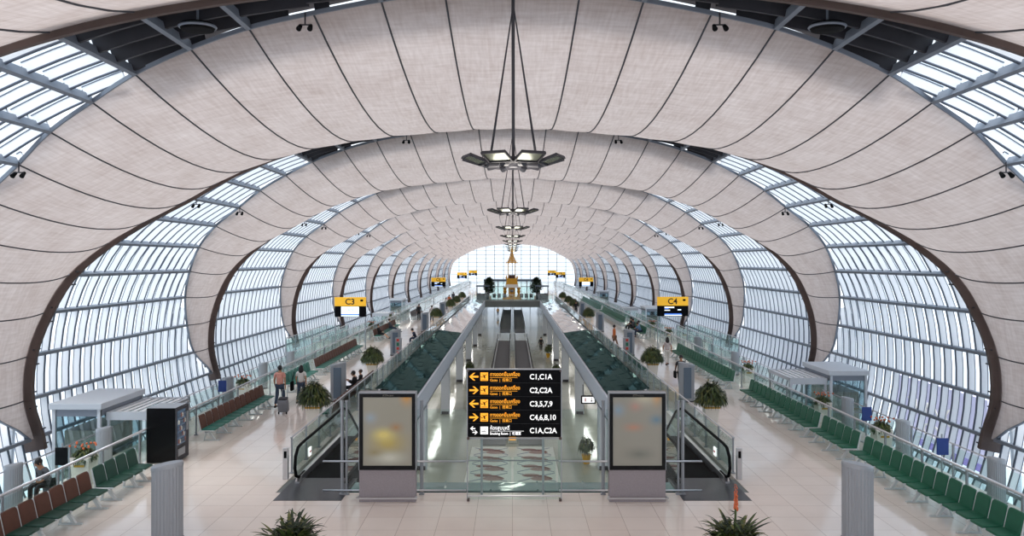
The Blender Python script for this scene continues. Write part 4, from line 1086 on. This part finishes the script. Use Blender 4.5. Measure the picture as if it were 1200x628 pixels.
for k, (x, y, lb) in enumerate(((3.95, 41.0, 'nearest, below the restroom sign'), (4.0, 70, 'right side, midway to the bridge'), (4.0, 86, 'right side, farther'), (-4.0, 72, 'left side of the lower hall'))):
    t = empty('potted_shrub', 'leafy shrub in a yellow pot in the lower hall, ' + lb, 'potted plant', (x, y, LOW), 0, 'yellow pots in the lower hall')
    m = MB(); m.lathe([(.16, 0), (.26, .5), (.22, .5)], 14); m.build('pot', mYellow if False else M('pot_yellow%d' % k, (226, 170, 40), .5), t)
    m = MB(); m.tube([(0, 0, .4), (0, 0, 1.1)], .025, 6); m.build('stem', mTrunk, t)
    o = part('foliage', sf.data, t, (0, 0, .8)); o.scale = (1.1, 1.1, 1.6)
# ------------------------------------------------------------------ outside: advert wall
t = empty('advert_wall', 'lavender advert wall outside the right glazing with white letters', 'billboard', (23.5, 38.0, LOW-.7), 0)
m = MB(); m.box(0, .3, 0, 9, .9, 4.6); m.build('panel', mLavender, t)
m = MB(); m.box(-.02, 0, 0, 9, .9, 1.3); m.build('lower_stripe', M('violet_stripe', (150, 128, 206), .5), t)
for y in (.5, 8.5): m = MB(); m.tube([(.15, y, 0), (.15, y, .9)], .1, 8); m.build('post', mSteel, t)
text_mb('THANK', 1.3, 'lettering', mWhite, t, (-.03, 7.6, 3.0), rz=-PI/2, ext=.02); text_mb('CO', 1.1, 'lettering', mWhite, t, (-.03, 5.9, 1.9), rz=-PI/2, ext=.02)
# ------------------------------------------------------------------ people
def skin_mesh(pts, edges, rad, mat, name, parent, sub=1):
    me = bpy.data.meshes.new(name); me.from_pydata(pts, edges, []); o = bpy.data.objects.new(name, me); COL.objects.link(o)
    md = o.modifiers.new('s', 'SKIN'); md.use_smooth_shade = True
    sv = me.skin_vertices[0].data
    for i, r in enumerate(rad): sv[i].radius = (r, r) if not isinstance(r, tuple) else r
    sv[0].use_root = True
    ss = o.modifiers.new('u', 'SUBSURF'); ss.levels = sub; ss.render_levels = sub
    dg = bpy.context.evaluated_depsgraph_get(); em = bpy.data.meshes.new_from_object(o.evaluated_get(dg)); bpy.data.objects.remove(o); bpy.data.meshes.remove(me)
    em.name = name; em.materials.clear(); em.materials.append(mat)
    for p in em.polygons: p.use_smooth = True; p.material_index = 0
    q = bpy.data.objects.new(name, em); link(q, parent); return q
POSES = {}
def base_pose():
    J = dict(pel=(0, 0, .95), wai=(0, .01, 1.08), che=(0, .01, 1.28), nb=(0, .02, 1.44), nk=(0, .0, 1.52), jaw=(0, -.03, 1.57), mid=(0, -.01, 1.63), crn=(0, .0, 1.70))
    for s, n in ((-1, 'l'), (1, 'r')):
        J['hip'+n] = (s*.09, 0, .90); J['kn'+n] = (s*.10, -.02, .50); J['an'+n] = (s*.10, .03, .09); J['to'+n] = (s*.11, -.13, .035)
        J['sh'+n] = (s*.18, .01, 1.40); J['el'+n] = (s*.23, .04, 1.13); J['wr'+n] = (s*.24, -.04, .88)
    return J
def pose(kind):
    J = base_pose()
    if kind == 'walk':
        J['knl'] = (-.10, -.18, .52); J['anl'] = (-.10, -.26, .10); J['tol'] = (-.11, -.42, .05)
        J['knr'] = (.10, .06, .50); J['anr'] = (.10, .30, .16); J['tor'] = (.11, .17, .04)
        J['ell'] = (-.24, .10, 1.14); J['wrl'] = (-.25, .08, .90); J['elr'] = (.24, -.02, 1.13); J['wrr'] = (.24, -.14, .92)
    if kind in ('sit', 'sit_read', 'sit_lean', 'hunch'):
        dz = -.45
        for k in ('pel', 'wai', 'che', 'nb', 'nk', 'jaw', 'mid', 'crn', 'shl', 'shr', 'ell', 'elr', 'wrl', 'wrr', 'hipl', 'hipr'):
            x, y, z = J[k]; J[k] = (x, y, z+dz)
        for s, n in ((-1, 'l'), (1, 'r')):
            J['hip'+n] = (s*.09, -.02, .52); J['kn'+n] = (s*.13, -.44, .52); J['an'+n] = (s*.12, -.46, .09); J['to'+n] = (s*.12, -.62, .035)
            J['el'+n] = (s*.24, -.04, .76); J['wr'+n] = (s*.12, -.26, .66)
        if kind == 'sit_read':
            for n, s in (('l', -1), ('r', 1)): J['wr'+n] = (s*.08, -.28, .84); J['el'+n] = (s*.23, -.08, .74)
            J['jaw'] = (0, -.09, 1.09); J['mid'] = (0, -.07, 1.16); J['crn'] = (0, -.03, 1.23)
        if kind in ('sit_lean', 'hunch'):
            sh = .0 if kind == 'sit_lean' else 1
            for k in ('wai', 'che', 'nb', 'nk', 'jaw', 'mid', 'crn', 'shl', 'shr', 'ell', 'elr'):
                x, y, z = J[k]; h = z-.5
                J[k] = (x, y + (-.45*h if sh else .16*h), z - (.06*h if sh else .02*h))
            if not sh:
                for n, s in (('l', -1), ('r', 1)): J['kn'+n] = (s*.12, -.45, .46); J['an'+n] = (s*.1, -.80, .12); J['to'+n] = (s*.12, -.90, .2)
    return J
def person(label, loc, rz, kind, shirt, pants, hair, skin, h=1.70, long_hair=False, bare_legs=False, sleeves=True):
    t = empty('person', label, 'person', loc, rz); k_ = h/1.72; t.scale = (k_,)*3
    J = pose(kind); pts = []; ids = {}; rad = []; ed = []
    def v(n, p, r): ids[n] = len(pts); pts.append(tuple(p)); rad.append(r)
    R = dict(pel=(.14, .10), wai=(.125, .09), che=(.15, .105), nb=(.09, .07), nk=.052, jaw=(.06, .07), mid=(.075, .092), crn=(.055, .06))
    for n in ('pel', 'wai', 'che', 'nb', 'nk', 'jaw', 'mid', 'crn'):
        r = R[n]; v(n, J[n], r if isinstance(r, tuple) else (r, r))
    for a, b in zip(('pel', 'wai', 'che', 'nb', 'nk', 'jaw', 'mid'), ('wai', 'che', 'nb', 'nk', 'jaw', 'mid', 'crn')): ed.append((ids[a], ids[b]))
    for n in 'lr':
        for a, r in (('hip', .085), ('kn', .055), ('an', .036), ('to', .034)): v(a+n, J[a+n], (r, r))
        ed += [(ids['pel'], ids['hip'+n]), (ids['hip'+n], ids['kn'+n]), (ids['kn'+n], ids['an'+n]), (ids['an'+n], ids['to'+n])]
        for a, r in (('sh', .06), ('el', .038), ('wr', .026)): v(a+n, J[a+n], (r, r))
        ed += [(ids['nb'], ids['sh'+n]), (ids['sh'+n], ids['el'+n]), (ids['el'+n], ids['wr'+n])]
        e, w = Vector(J['el'+n]), Vector(J['wr'+n]); d = (w-e).normalized(); sd = Vector((1 if n == 'r' else -1, 0, 0)); sd = (sd - d*sd.dot(d)).normalized(); pal = w + d*.06
        fw = d.cross(sd).normalized()
        v('pa'+n, pal, (.034, .02)); ed.append((ids['wr'+n], ids['pa'+n]))
        for f, (off, L) in enumerate(((-.026, .065), (-.009, .075), (.009, .07), (.026, .055))):
            b0 = pal + fw*off + d*.02; c0 = b0 + d*L*.55; c1 = b0 + d*L - sd*.02
            v('f%d%s' % (f, n), b0, (.009, .009)); v('g%d%s' % (f, n), c0, (.0085, .0085)); v('h%d%s' % (f, n), c1, (.008, .008))
            ed += [(ids['pa'+n], ids['f%d%s' % (f, n)]), (ids['f%d%s' % (f, n)], ids['g%d%s' % (f, n)]), (ids['g%d%s' % (f, n)], ids['h%d%s' % (f, n)])]
        tb = w + d*.03 - fw*.03; v('t0'+n, tb, (.011, .011)); v('t1'+n, tb - fw*.02 + d*.035, (.009, .009)); ed += [(ids['wr'+n], ids['t0'+n]), (ids['t0'+n], ids['t1'+n])]
    mid = Vector(J['mid']); v('nose', mid + Vector((0, -.105, -.02)), (.013, .013)); ed.append((ids['mid'], ids['nose']))
    body = skin_mesh(pts, ed, rad, skin, 'body', t)
    # shirt
    P2 = []; r2 = []; e2 = []; id2 = {}
    def w(n, p, r): id2[n] = len(P2); P2.append(tuple(p)); r2.append(r)
    w('pel', J['pel'], (.165, .125)); w('wai', J['wai'], (.15, .115)); w('che', J['che'], (.175, .128)); w('nb', J['nb'], (.115, .09))
    e2 += [(0, 1), (1, 2), (2, 3)]
    for n in 'lr':
        w('sh'+n, J['sh'+n], (.078, .078)); w('el'+n, Vector(J['sh'+n]).lerp(Vector(J['el'+n]), 1.0 if sleeves else .6), (.055, .055)); e2 += [(3, id2['sh'+n]), (id2['sh'+n], id2['el'+n])]
        if sleeves: w('wr'+n, Vector(J['el'+n]).lerp(Vector(J['wr'+n]), .9), (.038, .038)); e2.append((id2['el'+n], id2['wr'+n]))
    skin_mesh(P2, e2, r2, shirt, 'shirt', t)
    P2 = []; r2 = []; e2 = []; id2 = {}
    w('pel', Vector(J['pel']) + Vector((0, 0, -.02)), (.155, .118))
    for n in 'lr':
        w('hip'+n, J['hip'+n], (.1, .1)); w('kn'+n, J['kn'+n], (.075, .075)); e2 += [(0, id2['hip'+n]), (id2['hip'+n], id2['kn'+n])]
        if not bare_legs: w('an'+n, Vector(J['kn'+n]).lerp(Vector(J['an'+n]), .93), (.058, .058)); e2.append((id2['kn'+n], id2['an'+n]))
    skin_mesh(P2, e2, r2, pants, 'trousers', t)
    for n in 'lr':
        a, b = Vector(J['an'+n]), Vector(J['to'+n]); m = MB(); c = a.lerp(b, .5); dd = (b-a); ang = math.atan2(dd.x, -dd.y); m.rbox(c.x, c.y, c.z-.0, .095, .27, .08, rot=(Matrix.Rotation(math.atan2(-(b.z-a.z)-.055, .16)*-.0, 3, 'X')), bev=.03, seg=3); m.build('shoe', mShoe, t, smooth=True)
    c = Vector(J['mid']); up = (Vector(J['crn']) - c).normalized()
    m = MB(); m.ball(c + Vector((0, .02, .035)), .108, 14, 10, sx=.88, sy=.98, sz=1.02)
    if long_hair: m.ball(c + Vector((0, .06, -.10)), .13, 12, 8, sx=.95, sy=.55, sz=1.6)
    m.build('hair', hair, t, smooth=True)
    m = MB()
    for s in (-1, 1): m.ball(c + Vector((s*.03, -.092, .005)), .012, 8, 6)
    m.build('eyes', mBlack, t)
    m = MB(); m.tube([c + Vector((-.022, -.088, -.055)), c + Vector((.022, -.088, -.055))], .006, 5); m.build('mouth', mRed, t)
    m = MB()
    for s in (-1, 1): m.ball(c + Vector((s*.082, .0, -.005)), .028, 8, 6, sx=.4, sy=.7)
    m.build('ears', skin, t, smooth=True)
    return t
mShoe = M('shoe_dark', (40, 38, 40), .6)
S1, S2 = skinm('skin_tan', (176, 128, 98)), skinm('skin_light', (208, 166, 138))
HB = M('hair_black', (22, 20, 22), .5); HBr = M('hair_brown', (64, 42, 32), .5)
cPink = M('shirt_pink', (226, 160, 146), .8, noise=.35, nscale=6); cJean = M('denim', (52, 68, 88), .8, noise=.2, nscale=10); cBlk = M('cloth_black', (26, 26, 30), .8); cWht = M('cloth_white', (222, 220, 216), .8, noise=.1, nscale=10)
cNavy = M('cloth_navy', (40, 50, 72), .8); cGry = M('cloth_grey', (84, 86, 92), .8); cBlue = M('cloth_blue', (110, 146, 180), .8); cBrn = M('cloth_brown', (120, 84, 62), .8); cPat = M('cloth_patterned', (200, 190, 190), .8, noise=.4, nscale=14); cOr = M('cloth_orange', (200, 104, 50), .8); cKh = M('cloth_khaki', (160, 146, 118), .8)
def Xa(px, d): return (px-600.5)*d/900
person('man in a pink patterned shirt and jeans walking away, pulling a suitcase', (Xa(328, 33.0), 33.0, 0), PI, 'walk', cPink, cJean, HB, S1, 1.78, sleeves=False)
t = empty('suitcase', 'grey wheeled suitcase trailing behind the man in pink', 'suitcase', (Xa(331, 31.6), 31.7, 0), 0)
m = MB(); m.rbox(0, 0, .34, .42, .26, .52, rot=tilt(.25), bev=.05, seg=3); m.build('shell', M('case_grey', (120, 124, 132), .5), t)
m = MB(); m.rbox(0, .0, .62, .36, .24, .10, rot=tilt(.25), bev=.03); m.build('top_bag', mDarkSteel, t)
m = MB(); m.tube([(-.12, .08, .55), (-.12, .26, .95), (.12, .26, .95), (.12, .08, .55)], .014, 6); m.build('handle', mAlu, t)
for x in (-.16, .16): m = MB(); m.tube([(x-.02, -.08, .05), (x+.02, -.08, .05)], .05, 12); m.build('wheel', mBlack, t)
person('woman with long black hair, white top and jeans walking beside the man in pink', (Xa(353, 34.0), 34.0, 0), PI, 'walk', cWht, cJean, HB, S1, 1.66, long_hair=True, sleeves=False)
t = tag(MB().rbox(0, 0, 0, .12, .3, .42, bev=.05, seg=3).build('shoulder_bag', mBlack, loc=(Xa(345, 34)-.10, 34.0, .78)), 'black shoulder bag at the side of the long-haired woman', 'bag')
m = MB(); m.tube([(0, -.1, .18), (.08, 0, .62), (0, .1, .18)], .012, 6); m.build('strap', mBlack, t)
person('dark-haired man in black reading on the bench by the left void', (-7.22, 35.1, .02), -PI/2, 'sit_read', cBlk, cBlk, HB, S2)
person('child in black slumped beside the reading man on the left bench', (-7.22, 36.5, .02), -PI/2, 'sit', cBlk, cBlk, HBr, S1, 1.5)
person('person in navy hunched forward on the left void bench', (-7.22, 57.6, .02), -PI/2, 'hunch', cNavy, cNavy, HB, S2)
person('long-haired person in black reclining on the left brown row', (-XS+.02, 61.2, .02), PI/2, 'sit_lean', cBlk, cBlk, HBr, S2, bare_legs=True)
person('person in grey shirt and jeans stretched out on the left brown row', (-XS+.02, 66.8, .02), PI/2, 'sit_lean', cGry, cJean, HBr, S2)
person('standing figure in black on the left aisle near the balustrade', (Xa(491, 82), 82, 0), 0, 'stand', cBlk, cBlk, HB, S1)
person('person in a patterned top standing by the third left fern', (Xa(506, 79), 79, 0), PI, 'walk', cPat, cJean, HBr, S2)
person('person in white far down the left aisle', (Xa(519.5, 92), 96, 0), 0, 'stand', cWht, cBlk, HB, S1)
person('person in orange far down the left aisle', (Xa(525, 102), 104, 0), 0, 'walk', cOr, cNavy, HB, S1)
person('person in navy far down the left aisle, beyond the ferns', (Xa(530, 112), 114, 0), PI, 'walk', cNavy, cBlk, HB, S1)
person('woman in patterned top and white trousers walking away on the right', (Xa(782, 46.3), 46.3, 0), PI, 'walk', cPat, cWht, HB, S1, 1.68, long_hair=True, sleeves=False)
person('man in a grey shirt and dark trousers walking beside the right tall pillar', (Xa(798, 37.0), 37.0, 0), 0, 'walk', cGry, cBlk, HB, S1, 1.74, sleeves=False)
t = tag(MB().rbox(0, 0, 0, .12, .3, .34, bev=.05, seg=3).build('satchel', mBlack, loc=(Xa(793.5, 36.9)-.10, 36.9, .86)), 'black satchel hanging at the hip of the man in grey', 'bag'); m = MB(); m.tube([(0, -.08, .14), (.1, 0, .6), (0, .08, .14)], .012, 6); m.build('strap', mBlack, t)
person('person in black seated at the left of the group of four on the right', (XS-.02, 68.6, .02), -PI/2, 'sit', cBlk, cBlk, HB, S1)
person('person in dark clothes seated second in the group of four on the right', (XS-.02, 67.2, .02), -PI/2, 'sit_read', cGry, cBlk, HB, S1)
person('person in a pale blue shirt seated third in the group of four on the right', (XS-.02, 64.6, .02), -PI/2, 'sit', cBlue, cNavy, HB, S1)
person('person in a blue shirt seated nearest in the group of four on the right', (XS-.02, 63.4, .02), -PI/2, 'hunch', cBlue, cNavy, HB, S1)
bench(XS, 62.3, 12, -1, G, G, 'row of green seats on the right holding the group of four people')
person('person standing by the right ferns far down the aisle', (Xa(675, 88), 88, 0), 0, 'stand', cBlk, cBlk, HB, S1)
person('person in orange behind the right rippled glass near a pillar', (7.3, 55, 0), PI/2, 'walk', cOr, cBrn, HB, S1)
person('person in black walking in the lower hall, right of the walkways', (Xa(634, 92), 92, LOW), PI, 'walk', cBlk, cBlk, HB, S1)
person('person with yellow top in the lower hall, left of the walkways', (Xa(583.5, 150), 150, LOW), 0, 'walk', M('cloth_yellow', (220, 160, 50), .8), cBlk, HB, S1)
person('person in grey seated on a stool behind the left balustrade', (-12.2, 20.2, .0), -.4, 'hunch', cGry, cBlk, HB, S1, 1.6)
t = tag(MB().lathe([(.16, 0), (.16, .36), (.18, .38), (.16, .40)], 16).build('stool', mDarkSteel, loc=(-12.2, 20.25, 0)), 'round dark stool behind the left balustrade under the seated person', 'stool')
# remove the hidden prototypes
for c in list(COL.objects):
    if c.parent is _tmp: bpy.data.objects.remove(c)
bpy.data.objects.remove(_tmp)
# ------------------------------------------------------------------ light
w = bpy.data.worlds.new('sky'); SC.world = w; w.use_nodes = True; nt = w.node_tree; nt.nodes.clear()
out = nt.nodes.new('ShaderNodeOutputWorld'); bg = nt.nodes.new('ShaderNodeBackground')
tc = nt.nodes.new('ShaderNodeTexCoord'); sx = nt.nodes.new('ShaderNodeSeparateXYZ'); rp = nt.nodes.new('ShaderNodeValToRGB')
rp.color_ramp.elements[0].position = .0; rp.color_ramp.elements[0].color = (.88, .94, 1, 1); rp.color_ramp.elements[1].position = .8; rp.color_ramp.elements[1].color = (.72, .85, 1, 1)
nt.links.new(tc.outputs['Generated'], sx.inputs[0]); nt.links.new(sx.outputs[2], rp.inputs[0]); nt.links.new(rp.outputs[0], bg.inputs[0]); bg.inputs[1].default_value = 1.0
nt.links.new(bg.outputs[0], out.inputs[0])
sun = bpy.data.lights.new('sun', 'SUN'); sun.energy = 2.6; sun.angle = .6; sun.color = (1, .95, .88); so = bpy.data.objects.new('sun', sun); COL.objects.link(so); so.rotation_euler = (math.radians(25), math.radians(-12), 0)
for sg in (-1, 1):
    for k in range(9):
        la = bpy.data.lights.new('under_deck_fill', 'AREA'); la.shape = 'RECTANGLE'; la.size = .5; la.size_y = 9; la.energy = 100; la.color = (1, .97, .92)  # added fill light that brightens the lower hall, not a fixture of the decks
        lo = bpy.data.objects.new('under_deck_fill', la); COL.objects.link(lo); lo.location = (sg*6.2, 34+k*14, -.66)
for k in range(10):
    la = bpy.data.lights.new('chandelier_lamp', 'POINT'); la.shadow_soft_size = .7; la.energy = 90; la.color = (1, .93, .84)
    lo = bpy.data.objects.new('chandelier_lamp', la); COL.objects.link(lo); lo.location = (0, (k+1)*P, EYE+1.9)
# ------------------------------------------------------------------ camera
cd = bpy.data.cameras.new('camera'); cam = bpy.data.objects.new('camera', cd); COL.objects.link(cam)
cam.location = (0, 0, EYE); cam.rotation_euler = (PI/2, 0, 0); cd.sensor_width = 36; cd.lens = 27.0
cd.shift_y = -8/1200; cd.shift_x = -.5/1200; cd.clip_end = 1500
SC.camera = cam
SC.view_settings.view_transform = 'Standard'; SC.view_settings.look = 'None'; SC.view_settings.gamma = 1; SC.view_settings.use_curve_mapping = False
SC.view_settings.exposure = .72
SC.cycles.transparent_max_bounces = 24; SC.cycles.max_bounces = 8; SC.cycles.diffuse_bounces = 5
